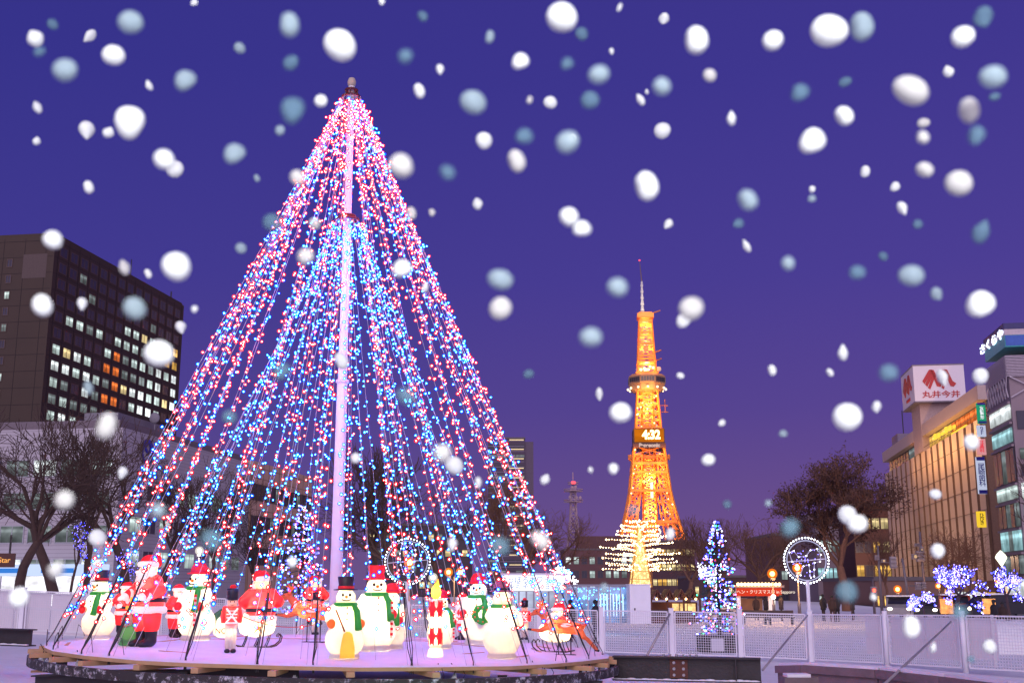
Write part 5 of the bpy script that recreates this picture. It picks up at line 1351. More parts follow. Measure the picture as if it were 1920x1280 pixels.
# ---------------------------------------------------------------- tall building with the teal crown at the right edge
def right_block():
    c = at(1882, 606, 150); t = building('shop_tower', 'tall commercial building with a navy and teal crown and many lit signs, right edge', c)
    rz = c.z + 1; L = solve(c, U, 1845); W = 26
    zz = lambda py: at(1882, py, 150).z + 1
    gw = mat('grey beige wall', (.26, .20, .22), .7, var=.15, scale=.3)
    MB().box(0, W, 0, L, 0, zz(672)).build('wall', gw, t)
    MB().box(-.1, W, -.1, L + .1, zz(617), rz).build('navy_crown', mat('navy panel', (.025, .02, .12), .4), t)
    MB().box(-.05, W, -.05, L + .05, zz(628), zz(617) - .01).build('sign_strip', mat('cream panel', (.5, .42, .46), .5), t)
    MB().box(-.06, W, -.0, L, zz(650), zz(628) - .01).build('teal_band', mat('teal panel', (.05, .42, .44), .4), t)
    MB().box(-.0, W, -.09, -.061, zz(648), zz(629)).build('blue_band', mat('blue panel', (.03, .10, .42), .4), t)
    text('front_lettering', 'さくらや', 1.15, emis('white neon', (1.1, 1.2, 1.4), 1.8), t, (6, -.14, zz(622)), ext=.05, sx=1.4, off=.03)
    text('side_lettering', 'さくらや', 1.5, emis('white neon', (1.1, 1.2, 1.4), 1.8), t, (-.14, L * .62, zz(623.5)), rot=(PI / 2, 0, -PI / 2), ext=.05, sx=2.2, off=.03)
    m = MB()
    for j in range(14): z = lerp(zz(668), zz(705), j / 13); m.box(-.35, -.28, 0, L, z - .06, z + .06); m.box(-.3, W, -.35, -.28, z - .06, z + .06)
    for i in range(12): y = L * i / 11; m.box(-.27, -.20, y - .04, y + .04, zz(707), zz(667))
    m.build('louvres', mat('pale louvre', (.42, .36, .42), .5), t)
    m = MB(); z0, z1 = zz(706), zz(745)
    for i in range(8):
        y0, y1 = L * i / 8, L * (i + 1) / 8; m.bar((-.3, y0, z0), (-.3, y1, z1), .12); m.bar((-.3, y1, z0), (-.3, y0, z1), .12)
    for i in range(6):
        x0, x1 = 5 * i, 5 * i + 5; m.bar((x0, -.3, z0), (x1, -.3, z1), .14); m.bar((x1, -.3, z0), (x0, -.3, z1), .14)
    m.build('lattice', mat('white lattice', (.45, .40, .45), .5), t)
    rng = random.Random(12)
    # lit storeys facing the park
    def panel(y0, y1, p0, p1, key, name='lit_window', x=-.25): return MB().box(x, x + .15, L * y0, L * y1, zz(p1), zz(p0)).build(name, WIN[key], t)
    panel(.02, .98, 757, 783, 'white', 'lit_sign')
    for p0, p1, key in ((800, 826, 'teal'), (838, 900, 'dark'), (908, 932, 'cool'), (940, 985, 'dark'), (992, 1030, 'teal'), (1040, 1075, 'dark'), (1085, 1120, 'white')):
        for i in range(5): panel(.03 + .19 * i, .19 + .19 * i, p0, p1, key if rng.random() < .8 else 'dimcool')
    for p in (752, 790, 832, 904, 937, 988, 1034, 1080): MB().box(-.45, -.12, 0, L, zz(p + 4), zz(p)).build('floor_edge', gw, t)
    for i in range(9): MB().box(.5 + i * 2.8, 2.9 + i * 2.8, -.15, -.02, zz(800 + 4), zz(770)).build('front_window', WIN[rng.choice(('dark', 'dimcool', 'teal'))], t)
    for (x0, x1, p0, p1, key) in ((.3, 2.2, 905, 936, 'white'), (2.6, 3.6, 905, 936, 'teal'), (.4, 2.0, 945, 975, 'teal'), (2.4, 3.6, 950, 975, 'white'), (.8, 2.6, 972, 1030, 'white'), (3.0, 4.2, 985, 1030, 'teal'), (1.0, 2.6, 1035, 1082, 'white'), (3.0, 4.0, 1035, 1082, 'teal'), (.5, 4, 840, 860, 'dimcool'), (.5, 4, 870, 892, 'dark')):
        MB().box(x0, x1, -.30, -.16, zz(p1), zz(p0)).build('lit_sign', WIN[key], t)
    text('red_lettering', '居\n酒\n屋', .85, emis('red sign letter', (1, .06, .05), 1.3), t, (1.8, -.34, zz(1060)), ext=.02, line=.85)
    # stack of vertical banners on the corner next to the store
    b0 = c + U * (L + .4)
    def banner(p0, p1, base, ink, word, label, size, w=1.25, hd=None):
        x = at(1841, (p0 + p1) / 2, 176); z0, z1 = at(1841, p1, 176).z, at(1841, p0, 176).z
        s = thing('banner_sign', label, 'sign', (x.x - w / 2, x.y, z0), 0, 'vertical shop signs between the store and the tower'); h = z1 - z0
        MB().box(0, w, 0, .5, 0, h).build('board', base, s)
        text('lettering', '\n'.join(word), min(w * .85, h * (.76 if hd else .9) / len(word)), ink, s, (w / 2, -.03, h * .5), ext=.02, line=.80, off=.01)
        if hd: MB().box(.0, w, -.03, -.004, h * .9, h).build('heading', hd, s); MB().box(0, w, -.03, -.004, 0, h * .1).build('footing', hd, s)
    G_ = emis('lit green board', (.02, .30, .16), 1); WB = emis('lit white board', (.55, .60, .80), .9); YB = emis('lit yellow board', (.95, .62, .04), 1); NAVY = mat('navy ink', (.03, .03, .30), .5); WI = emis('white ink', (.9, .95, 1), 1); PK = emis('pink board', (.85, .35, .38), .8)
    banner(755, 793, G_, WI, '宮崎整形', 'green vertical sign with white characters, topmost of the signs', 2.1, hd=NAVY)
    banner(797, 818, WB, NAVY, '９Ｆ', 'small white sign just below the green one', 1.7)
    banner(822, 852, PK, emis('red ink', (.8, .05, .08), 1), '耳鼻科', 'pinkish sign with red characters in the middle of the signs', 2.0)
    banner(856, 925, WB, NAVY, '尾崎歯科', 'long white sign with navy characters', 2.9, hd=NAVY)
    banner(958, 988, YB, mat('dark ink', (.08, .05, .02), .6), 'ひびき', 'yellow sign with dark characters, lowest of the signs', 2.0)
    s = at(1862, 972, 150)
right_block()

# ---------------------------------------------------------------- orange lattice tower with the clock
ORS = mat('orange red steel', (.78, .25, .045), .55, var=.15)
def tv_tower():
    Y = 530; base = at(1222, 1090, Y); k = fwd(base) / F; cx = base.x
    t = thing('lattice_tower', 'floodlit orange lattice tower with a lit clock and a viewing deck', 'tower', (cx, Y, base.z), -.06)
    def zz(py): return at(1218, py, Y).z - base.z
    prof = [(1090, 75), (1000, 56), (975, 48), (925, 37.5), (865, 31), (805, 23.5), (740, 19), (680, 16.5), (640, 14.2), (600, 12), (585, 11.5)]
    def hw(py):
        for (a, wa), (b, wb) in zip(prof[:-1], prof[1:]):
            if b <= py <= a: return lerp(wa, wb, (a - py) / (a - b)) * k
        return prof[-1][1] * k
    S = ((-1, -1), (1, -1), (1, 1), (-1, 1))
    def P(py, i, f=1): w = hw(py); return V((S[i][0] * w * f, S[i][1] * w * f, zz(py)))
    rows = [1090, 1045, 1000, 980, 960, 940, 922, 905, 888, 871, 855, 840, 822, 804, 790, 775, 760, 746, 732, 716, 700, 687, 674, 664, 652, 642, 630, 620, 608, 600, 588]
    for i in range(4):
        m = MB()
        for a, b in zip(rows[:-1], rows[1:]): m.bar(P(a, i), P(b, i), lerp(1.2, .5, (1090 - a) / 500))
        m.build('leg', ORS, t)
    rng = random.Random(3)
    for i in range(4):
        j = (i + 1) % 4; m = MB()
        for a, b in zip(rows[:-1], rows[1:]):
            pa, pb, qa, qb = P(a, i), P(b, i), P(a, j), P(b, j)
            leg = a > 860
            if leg:   # lattice legs: inner chord leaves the centre open
                f = lerp(.40, .56, min(1, (a - 855) / 150)) if a > 900 else .46
                na, nb = lerp(pa, qa, .5 - f / 2 + .0), lerp(pb, qb, .5 - f / 2)
                for (c1, c2, d1, d2) in ((pa, na, pb, nb), (qa, lerp(qa, pa, .5 - f / 2), qb, lerp(qb, pb, .5 - f / 2))):
                    m.bar(c2, d2, .55); m.bar(c1, d2, .42); m.bar(c2, d1, .42); m.bar(d1, d2, .42); m.bar(lerp(c1, c2, .5), lerp(d1, d2, .5), .35)
                if a in (922, 980, 871, 1045, 888): m.bar(pa, qa, 1.1)
            else:
                if a <= 700:
                    m.bar(pb, qb, .45); m.bar(pa, qb, .24); m.bar(qa, pb, .24)
                    if abs(a - b) <= 10.5: m.bar(lerp(pa, pb, .5), lerp(qa, qb, .5), .9)
                    continue
                m.bar(pb, qb, .5); m.bar(pa, qb, .34); m.bar(qa, pb, .38); m.bar(lerp(pa, qa, .5), lerp(pb, qb, .5), .28)
        m.build('side_lattice', ORS, t)
    # lift shaft
    m = MB(); w = 12.5 * k; shaft_top = zz(712)
    for s in S: m.bar((s[0] * w, s[1] * w, 0), (s[0] * w * .85, s[1] * w * .85, shaft_top), .7)
    py = 1075
    while py > 720:
        z = zz(py); z2 = zz(py - 11)
        for i in range(4):
            a, b = S[i], S[(i + 1) % 4]; m.bar((a[0] * w, a[1] * w, z), (b[0] * w, b[1] * w, z), .35); m.bar((a[0] * w, a[1] * w, z), (b[0] * w, b[1] * w, z2), .3); m.bar((b[0] * w, b[1] * w, z), (a[0] * w, a[1] * w, z2), .3)
        py -= 11
    m.build('lift_shaft', ORS, t)
    MB().box(w * .1, w * .5, -w - .4, -w - .1, zz(934), zz(905)).build('lit_lift', emis('lift light', (1, .9, .55), 2.2), t)
    # viewing deck
    m = MB(); m.lathe([(24 * k, zz(737)), (33 * k, zz(733)), (35.5 * k, zz(723)), (38 * k, zz(722)), (38 * k, zz(708)), (31 * k, zz(703)), (20 * k, zz(702))], (0, 0, 0), 8)
    a8 = PI / 8; m.v = [(x * math.cos(a8) - y * math.sin(a8), x * math.sin(a8) + y * math.cos(a8), z) for x, y, z in m.v]
    vd = m.build('viewing_deck', mat('deck cladding', (.30, .17, .10), .6), t)
    R8 = 38 * k * math.cos(PI / 8)
    for i in range(8):
        a = i * PI / 4; d = V((math.cos(a), math.sin(a), 0)); sd = V((-d.y, d.x, 0)); hwid = 38 * k * math.sin(PI / 8) * .88; m = MB()
        for q in range(5):
            u0, u1 = lerp(-hwid, hwid, (q + .1) / 5), lerp(-hwid, hwid, (q + .9) / 5)
            m.poly([d * (R8 + .05) + sd * u0 + V((0, 0, zz(719))), d * (R8 + .05) + sd * u1 + V((0, 0, zz(719))), d * (R8 + .05) + sd * u1 + V((0, 0, zz(711))), d * (R8 + .05) + sd * u0 + V((0, 0, zz(711)))], d * .15)
        m.build('deck_windows', mat('deck glass', (.05, .045, .05), .2, spec=.6), vd, fix=True)
    m = MB()
    for q in range(12): a = 2 * PI * q / 12; m.ell((36.5 * k * math.cos(a), 36.5 * k * math.sin(a), zz(730)), .55, 8, 6)
    m.build('deck_bulbs', emis('deck bulb', (1, .75, .4), 3), vd)
    # top platform, dish level and mast
    for a_, b0, b1 in ((16, 598, 590), (22, 703, 700), (19, 682, 680)): MB().box(-a_ * k, a_ * k, -a_ * k, a_ * k, zz(b0), zz(b1)).build('platform', ORS, t)
    AE = mat('dull orange', (.4, .14, .06), .6)
    for py in (586, 660, 676): z = zz(py); MB().tube((12 * k, 0, z - .5), (30 * k, 0, z + .9), .32).build('side_aerial', AE, t)
    for py in (760, 772, 880, 895): z = zz(py); MB().tube((20 * k, 0, z), (38 * k, 0, z), .2).tube((34 * k, 0, z), (34 * k, 0, z + 3), .2).box(33 * k, 40 * k, -.3, .3, z - .3, z).build('side_aerial', AE, t)
    m = MB(); m.ell((0, -8 * k, zz(655)), (6 * k, 2 * k, 6 * k), 14, 8); m.ell((-17 * k, -8 * k, zz(694)), (4 * k, 2 * k, 4 * k)); m.ell((24 * k, -6 * k, zz(693)), (4.5 * k, 2 * k, 5 * k)); m.build('dish_antennas', mat('pale dish', (.6, .5, .4), .5), t)
    mt = mat('pale aerial mast', (.62, .60, .55), .5)
    m = MB()
    for q in range(5):
        z0, z1 = zz(585 - 11.6 * q), zz(585 - 11.6 * (q + 1)); r = (4.0 - .35 * q) * k; m.lathe([(r * .45, z0), (r, z0 + (z1 - z0) * .15), (r, z0 + (z1 - z0) * .45), (r * .55, z0 + (z1 - z0) * .6), (r * .9, z0 + (z1 - z0) * .75), (r * .45, z1)], (-1.2, 0, 0), 8)
    m.build('aerial', mt, t); MB().tube((-1.2, 0, zz(528)), (-2.0, 0, zz(488)), .35, .12).build('top_spike', mat('dark spike', (.15, .1, .12), .6), t)
    MB().ell((-2, 0, zz(488)), .4, 8, 6).build('warning_lamp', emis('red warning', (1, .06, .08), 3), t)
    # clock
    w = 29.5 * k; fy = -32 * k
    cl = MB().box(-w, w, fy, -fy, zz(834), zz(806.5)).build('clock_box', mat('dark clock housing', (.10, .045, .02), .5), t)
    MB().box(-w * .94, w * .94, fy - .25, fy - .02, zz(832), zz(808)).build('clock_face', emis('amber lamp field', (1, .26, .01), .6, 'NONE', .2, .15), cl)
    text('clock_digits', '4:32', 23.5 * k, emis('clock digit', (5, 3.6, 1.3), 1), cl, (4 * k, fy - .45, zz(819.5)), ext=.15, off=.22, sx=.84)
    nb = MB().box(-w * 1.05, w * 1.05, fy - .6, -fy + .6, zz(843), zz(834.3)).build('name_board', mat('dark name board', (.07, .03, .03), .5), t)
    text('lettering', 'Panasonic', 9.6 * k, emis('pinkish letter', (.75, .52, .46), 1), nb, (0, fy - .8, zz(838.6)), ext=.1, off=.12, sx=1.04)
    m = MB(); m.box(-37 * k, 37 * k, -20 * k, 20 * k, zz(862), zz(855))
    for sx in (-1, 1): m.lathe([(4 * k, zz(863)), (4 * k, zz(854))], (sx * 36 * k, -14 * k, 0), 12)
    m.build('waist_platform', ORS, t)
    # floodlights
    for py, pw, r in ((1060, 26000, .6), (1000, 16000, .55), (955, 15000, .5), (905, 15000, .45), (878, 12000, .4), (848, 9000, .4), (790, 9000, 0), (765, 9000, 0), (745, 8000, 0), (697, 9000, 0), (684, 9000, 0), (655, 5500, 0), (630, 5000, 0), (608, 5000, 0)):
        for sx in (-1, 1): lamp('floodlight', (sx * hw(py) * (.55 if py > 860 else .9), -hw(py) * (1.02 if py > 700 else 1.3) - 3, zz(py)), pw * (.17 if py > 700 else .10), (1, .40, .05), .6, t)
    for py in (1030, 960, 900, 830, 770, 720, 690, 650, 615): lamp('inner_floodlight', (0, -w * .2 if py > 860 else 0, zz(py)), 17000 if py > 700 else 8000, (1, .62, .17), .6, t)
    lamp('mast_light', (0, -9, zz(575)), 2600, (1, .85, .65), .4, t)
    lamp('deck_floodlight', (0, -50 * k, zz(742)), 7000, (1, .5, .1), .5, t)
    m = MB()
    for q in range(40): py = rng.uniform(740, 1000); i = rng.choice((0, 1)); m.ell(P(py, i, rng.uniform(.3, 1)) + V((0, -1, 0)), .38, 6, 4)
    for q in range(10): m.ell((rng.uniform(-13, 13) * k, -18 * k, zz(rng.uniform(690, 699))), .6, 6, 4)
    tag(m.build('lamp_heads', emis('flood lamp', (1, .8, .45), 3), t), kind='stuff')
tv_tower()

def radio_mast():
    Y = 450; b = at(1076, 1050, Y); k = fwd(b) / F; t = thing('radio_mast', 'pale lattice radio mast with two round galleries and red lamps, left of the orange tower', 'radio mast', b)
    zz = lambda py: at(1076, py, Y).z - b.z
    PM = mat('pinkish white steel', (.42, .30, .34), .6); m = MB(); rows = [1050, 1030, 1010, 995, 980, 965, 950, 935, 925, 918]
    hw = lambda py: lerp(5, 15, max(0, (py - 945) / 105) ** 1.5) * k
    S = ((-1, -1), (1, -1), (1, 1), (-1, 1)); P = lambda py, i: V((S[i][0] * hw(py), S[i][1] * hw(py), zz(py)))
    for a, c in zip(rows[:-1], rows[1:]):
        for i in range(4): j = (i + 1) % 4; m.bar(P(a, i), P(c, i), .5); m.bar(P(c, i), P(c, j), .3); m.bar(P(a, i), P(c, j), .25); m.bar(P(a, j), P(c, i), .25)
    m.build('lattice', PM, t)
    for py, r in ((941, 18), (921, 18), (908, 10)):
        MB().lathe([(r * k, zz(py)), (r * k, zz(py) + 1.2 * k)], (0, 0, 0), 16).build('gallery', PM, t)
        q = MB(); q.torus((0, 0, zz(py) + 4 * k), r * k, .15, 20, 4); q.build('gallery_rail', PM, t)
    m = MB()
    for x, z in ((-6, 932), (6, 933), (13, 933), (0, 955), (-2, 914), (4, 913)): m.ell((x * k, -6 * k, zz(z)), (3 * k, 1 * k, 3.2 * k), 10, 6)
    m.tube((0, 0, zz(918)), (0, 0, zz(885)), .2); m.build('antennas', PM, t)
    for x in (-1.5, 2): MB().ell((x * k, -2, zz(905)), .55, 8, 6).build('red_lamp', emis('red warning', (1, .06, .08), 3), t)
radio_mast()
# ---------------------------------------------------------------- street furniture
OGL, WGL = halo('orange globe halo', (.48, .13, .012), (.9, .55, .3)), halo('milky globe halo', (.4, .38, .33), (.8, .8, .75)); ORL = emis('sodium lamp', (14, 8, 3), 1); WHL = emis('white globe', (4, 4, 3.6), 1); PGREY = mat('grey pole', (.16, .14, .16), .5, .3)  # globe shells glow by themselves to draw a halo round the bulb
def street_lamp(px, py, Y, label, kind='sodium', r=.34, pw=90, gnd=1150, col=(1, .52, .16), heads=1, up=0):
    c = at(px, py, Y); b = at(px, gnd, Y); t = thing('street_lamp', label, 'street lamp', (c.x, c.y, b.z), 0, 'street lamps in the park'); h = c.z - b.z
    m = MB(); m.path([(0, 0, 0), (0, 0, .6), (0, 0, .62), (0, 0, h - r)], [.11, .1, .065, .05], 8); m.build('pole', PGREY, t, True)
    if kind == 'diamond':
        m = MB(); m.lathe([(.02, h - .55), (.38, h), (.3, h + .18), (.03, h + .45)], (0, 0, 0), 6); m.build('lamp_shade', emis('diamond lantern', (2.6, 2.7, 1.9), 1), t)
    else:
        xs = [0] if heads == 1 else [-.45, .45]
        for x in xs:
            go = MB().ell((x, 0, h), (r, r, r), 14, 10).build('lamp_globe_halo', OGL if kind == 'sodium' else WGL, t, True); MB().ell((x, 0, h), (r * .5, r * .5, r * .5), 12, 8).build('lamp_bulb', ORL if kind == 'sodium' else WHL, go, True)
            MB().lathe([(r * .5, h - r - .08), (r * .62, h - r * .8)], (x, 0, 0), 10).build('lamp_collar', PGREY, t)
        if heads == 2: MB().path([(-.45, 0, h - r), (0, 0, h - .75), (.45, 0, h - r)], .035, 6).build('cross_arm', PGREY, t)
    lamp('lamp_light', (0, -.5, h), pw, col, .25, t)
    if up: MB().ell((0, 0, h - up), .16, 10, 8).build('lower_globe', WHL, t, True)
    return t
street_lamp(1448, 1075, 78, 'orange street lamp with a small white globe under it, left of the right wire ring', pw=420, up=1.5)
street_lamp(1495, 1064, 70, 'orange street lamp glaring through the right wire ring', pw=420, r=.3)
street_lamp(768, 1054, 66, 'orange street lamp glaring through the left wire ring', pw=260, r=.32)
street_lamp(852, 1072, 90, 'two-headed orange street lamp behind the candle flame', pw=260, heads=2)
street_lamp(812, 1082, 88, 'white globe street lamp left of the candle flame', 'white', pw=160, col=(1, .95, .85))
street_lamp(374, 1032, 70, 'bright white street lamp over the tall red-hatted snowman at the left', 'white', r=.26, pw=300, col=(1, .95, .9), gnd=1125)
street_lamp(1683, 1104, 100, 'small orange street lamp just right of the red traffic light', pw=150, gnd=1148)
street_lamp(1771, 1098, 86, 'two-headed orange street lamp inside the widest blue lit shrub', pw=200, heads=2, gnd=1148, r=.24)
street_lamp(1877, 1045, 74, 'white diamond shaped lantern on a tall pole near the right edge', 'diamond', pw=500, col=(1, 1, .85), gnd=1150)
street_lamp(1886, 1089, 72, 'two-headed orange street lamp below the diamond lantern', pw=200, heads=2, gnd=1150, r=.22)

def signal(px, ytop, Y, label, boxes, sx=0):
    b = at(px, 1150, Y); top = at(px, ytop, Y).z; k = fwd(b) / F
    t = thing('traffic_signal', label, 'traffic signal', b, 0, 'traffic signal poles at the crossing'); h = top - b.z
    MB().path([(0, 0, 0), (sx, 0, h)], [.12, .08], 8).build('pole', PGREY, t, True)
    for (dx, py, w, hh, c) in boxes:
        z = at(px, py, Y).z - b.z; x = dx * k; W, HH = w * k, hh * k; n = mat('signal housing', (.30, .27, .30), .5)
        MB().box(x - W / 2, x + W / 2, -.25, .05, z - HH / 2, z + HH / 2).build('signal_box', n, t)
        MB().bar((0, 0, z), (x, 0, z), .06).build('bracket', PGREY, t)
        m = MB()
        for q in range(3): m.lathe([(.0, .0), (W * .28, .0), (W * .30, .12)], (0, 0, 0), 10) if False else m.box(x - W * .55, x + W * .55, -.42, -.251, z + HH * (.30 - .33 * q), z + HH * (.36 - .33 * q))
        m.build('visor', n, t)
        if c: MB().ell((x, -.3, z), (W * .3, .06, W * .3), 12, 8).build('signal_light', c, t, True)
    return t
RLT = emis('red signal', (9, .5, .25), 1); ALT = emis('amber sign face', (1, .62, .3), .8)
signal(1654, 1022, 92, 'left traffic signal pole with a grey three-lamp head and small lit boxes', [(8, 1051, 7, 6, ALT), (-4, 1045, 6, 9, None), (26, 1054, 11, 22, None)])
signal(1738, 996, 88, 'tallest traffic signal pole with heads clustered near its top', [(-16, 1043, 10, 10, ALT), (-6, 1042, 14, 20, None), (-3, 1030, 5, 12, ALT), (-10, 1021, 8, 6, None)], -.1)
signal(1708, 1046, 84, 'leaning violet-lit signal pole with a crossbar between two heads', [(16, 1098, 9, 14, None), (26, 1097, 7, 12, None)], -.35)
signal(1640, 1085, 100, 'short pole with a glowing red traffic light at the foot of the leafy tree', [(0, 1106, 10, 14, RLT)])

# ---------------------------------------------------------------- cars on the road and people beyond the fence
def car(px, py, Y, rz, col, label):
    p = at(px, py, Y); t = thing('parked_car', label, 'car', p, rz, 'cars on the street beyond the fence')
    m = MB()
    prof = [(-2.1, .35), (-2.15, .75), (-1.5, .92), (-.95, 1.38), (.75, 1.42), (1.5, .98), (2.1, .86), (2.15, .4)]
    m.poly([V((x, -.82, z)) for x, z in prof], (0, 1.64, 0)); m.build('body', mat(label[:18] + ' paint', col, .3, .3), t, fix=True)
    m = MB(); m.poly([V((-1.3, -.835, .96)), V((-.88, -.835, 1.3)), V((.68, -.835, 1.33)), V((1.25, -.835, 1.0))], (0, .012, 0)); m.build('side_window', mat('car glass', (.02, .02, .03), .1), t, fix=True)
    m = MB(); m.poly([V((-1.47, -.7, .96)), V((-1.0, -.66, 1.33)), V((-1.0, .66, 1.33)), V((-1.47, .7, .96))], (-.03, 0, .02)); m.build('windscreen', mat('car glass', (.02, .02, .03), .1), t, fix=True)
    for x in (-1.3, 1.3):
        for y in (-.8, .8):
            w = MB().torus((x, y, .32), .23, .09, 18, 8, ax=(V((1, 0, 0)), V((0, 0, 1)))).build('wheel', BK, t, True)
            MB().ell((x, y, .32), (.16, .05, .16), 12, 6).build('rim', PGREY, w, True)
    for y in (-.58, .58): MB().ell((-2.14, y, .68), (.07, .17, .10), 10, 8).build('headlight', emis('headlight', (5, 4.2, 3.2), 1), t, True)
    MB().box(-1.2, .9, -.8, .8, 1.425, 1.5).build('roof_snow', SNOW, t)
    return t
car(1690, 1160, 76, R(70), (.3, .3, .32), 'silver car with lit headlights left of the low blue shrub')
car(1722, 1161, 80, R(85), (.05, .05, .06), 'dark car with lit headlights behind the low blue shrub')
car(1792, 1160, 72, R(75), (.4, .05, .04), 'red car with lit headlights under the widest blue lit shrub')
car(1875, 1163, 66, R(10), (.03, .03, .04), 'long dark car parked side-on near the right frame edge')
def mound():
    p = at(1895, 1215, 42); m = MB(); m.ell((0, 0, 0), (2.6, 1.6, 1.0), 24, 12); rng = random.Random(4); m.v = [(x + rng.uniform(-.05, .05), y, max(-.5, z + rng.uniform(-.05, .05))) for x, y, z in m.v]
    o = m.build('snow_heap', SNOW, None, True); o.location = p; tag(o, 'rounded heap of shovelled snow behind the rightmost fence panel', 'snow heap')
mound()
for i, (px, lab) in enumerate(((1776, 'square orange paper lantern left of the slim violet shrub stems'), (1856, 'square orange paper lantern near the right sheet edge'))):
    p = at(px, 1150, 60); t = thing('paper_lantern', lab, 'lantern', p, 0, 'orange paper lanterns behind the fence')
    MB().box(-.24, .24, -.24, .24, .0, .75).build('paper_box', emis('glowing paper', (1.3, .5, .16), 1, 'FRONT', .35, 4), t); MB().box(-.27, .27, -.27, .27, .75, .8).build('lid', STEEL, t); MB().box(-.05, .05, -.05, .05, -1, 0).build('stake', STEEL, t)

def person_mesh(seed, coat):
    rng = random.Random(seed); st = rng.uniform(.05, .14); m = MB()
    for s in (-1, 1):
        m.path([(s * .09, 0, .86), (s * .10, -s * st * .5, .46), (s * .10, -s * st * .2 + .02, .08)], [.095, .07, .055], 10); m.path([(s * .10, -s * st * .2 + .04, .05), (s * .10, -s * st * .2 - .14, .04)], [.05, .042], 8)
        m.path([(s * .17, 0, 1.38), (s * .24, .01 + s * .03, 1.12), (s * .22, -.08 + s * .03, .90)], [.07, .06, .045], 10)
        m.ell((s * .22, -.10 + s * .03, .85), (.035, .04, .055), 8, 6)
    m.path([(0, 0, .82), (0, 0, 1.05), (0, 0, 1.30), (0, 0, 1.42), (0, 0, 1.52)], [.17, .17, .20, .15, .06], 14); m.ell((0, -.01, 1.61), (.085, .10, .12), 14, 10); m.ell((0, -.11, 1.60), (.018, .02, .025), 6, 4)
    m.v = [(x, y * .8, max(0, z)) for x, y, z in m.v]
    return blob(m, 'person_body', coat, .022, 4)
def person(px, py, Y, rz, label, seed, col, h=1.66, cap=(.02, .02, .02)):
    p = at(px, py, Y); t = thing('person', label, 'person', p, rz, 'people beyond the fence', h / 1.72)
    link('body', person_mesh(seed, mat('skin and dark clothes %d' % seed, col, .8)), t)
    m = MB(); m.ell((0, .012, 1.66), (.098, .112, .09), 14, 8); m.build('hair', mat('dark hair', cap, .8), t, True)
    m = MB(); m.lathe([(.20, .74), (.185, .95), (.205, 1.15), (.225, 1.34), (.15, 1.45), (.075, 1.5)], (0, 0, 0), 16); m.v = [(x, y * .82, z) for x, y, z in m.v]; m.build('coat', mat('dark coat %d' % seed, tuple(c * .7 for c in col), .85), t, True)
person(1118, 1205, 47, R(60), 'person in a dark coat standing behind the fence in front of the glass booth', 1, (.035, .03, .04))
person(1070, 1203, 48, R(-40), 'person in a dark coat behind the fence just above the right reindeer', 2, (.03, .03, .035))
PX = ((1419, 1162, 80, 'person standing under the red banner stall, leftmost of the walkers', (.06, .035, .03)), (1437, 1162, 82, 'person by the lit window right of the banner stall post', (.04, .03, .03)), (1466, 1163, 78, 'person between the two orange street lamps by the right ring', (.07, .05, .05)),
      (1545, 1164, 76, 'person just right of the right ring pole, dark clothes', (.03, .025, .03)), (1562, 1165, 74, 'person under the leafy tree, left of a close pair', (.035, .03, .035)), (1571, 1165, 75, 'person under the leafy tree, right of a close pair', (.05, .03, .03)),
      (1600, 1163, 80, 'person walking alone right of the leafy tree trunk', (.03, .03, .04)), (1868, 1190, 58, 'person behind the mesh near the right edge, left of the snow heap', (.03, .03, .035)), (1884, 1190, 59, 'person behind the mesh near the right edge, over the snow heap', (.04, .03, .05)))
for i, (px, py, Y, lab, col) in enumerate(PX): person(px, py, Y, R(40 * i), lab, 3 + i % 4, col, 1.6 + .03 * (i % 4))
def bench(px, py, Y, label, w=1.6):
    p = at(px, py, Y); t = thing('park_bench', label, 'bench', p, R(5), 'benches beyond the fence'); BW_ = mat('bench timber', (.07, .05, .045), .7)
    MB().box(-w / 2, w / 2, -.2, .2, .40, .45).build('seat', BW_, t); MB().box(-w / 2, w / 2, .17, .22, .5, .82).build('backrest', BW_, t); MB().box(-w / 2 + .02, w / 2 - .02, -.18, .15, .452, .49).build('seat_snow', SNOW, t)
    for x in (-w / 2 + .15, w / 2 - .15): MB().box(x - .04, x + .04, -.18, .18, 0, .398).build('leg', STEEL, t)
bench(1236, 1170, 68, 'snow-topped bench right of the white panel box'); bench(1275, 1171, 70, 'snow-topped bench under the lit shelf of the zigzag stall'); bench(1415, 1170, 70, 'snow-topped bench before the banner stall'); bench(1465, 1171, 68, 'snow-topped bench left of the right ring pole')

# ---------------------------------------------------------------- falling snow lit by the camera's flash
lamp('camera_flash', (.25, -.55, 2.75), FLASH, (1, .98, .98), .12)
def snow_mat(name, col, tr):
    m, n, l = newmat(name); o = n.new('ShaderNodeOutputMaterial'); d = n.new('ShaderNodeBsdfDiffuse'); q = n.new('ShaderNodeBsdfTransparent'); x = n.new('ShaderNodeMixShader')
    d.inputs[0].default_value = (*col, 1); x.inputs[0].default_value = tr
    tc = n.new('ShaderNodeTexCoord'); nz = n.new('ShaderNodeTexNoise'); nz.inputs['Scale'].default_value = 2.2; nz.inputs['Detail'].default_value = 5; l.new(tc.outputs['Object'], nz.inputs[0])
    mr = n.new('ShaderNodeMapRange'); mr.inputs[1].default_value = .3; mr.inputs[2].default_value = .7; mr.inputs[3].default_value = max(0, tr - .06); mr.inputs[4].default_value = tr + .08; l.new(nz.outputs['Fac'], mr.inputs[0]); l.new(mr.outputs[0], x.inputs[0])
    l.new(d.outputs[0], x.inputs[1]); l.new(q.outputs[0], x.inputs[2]); l.new(x.outputs[0], o.inputs[0]); return m
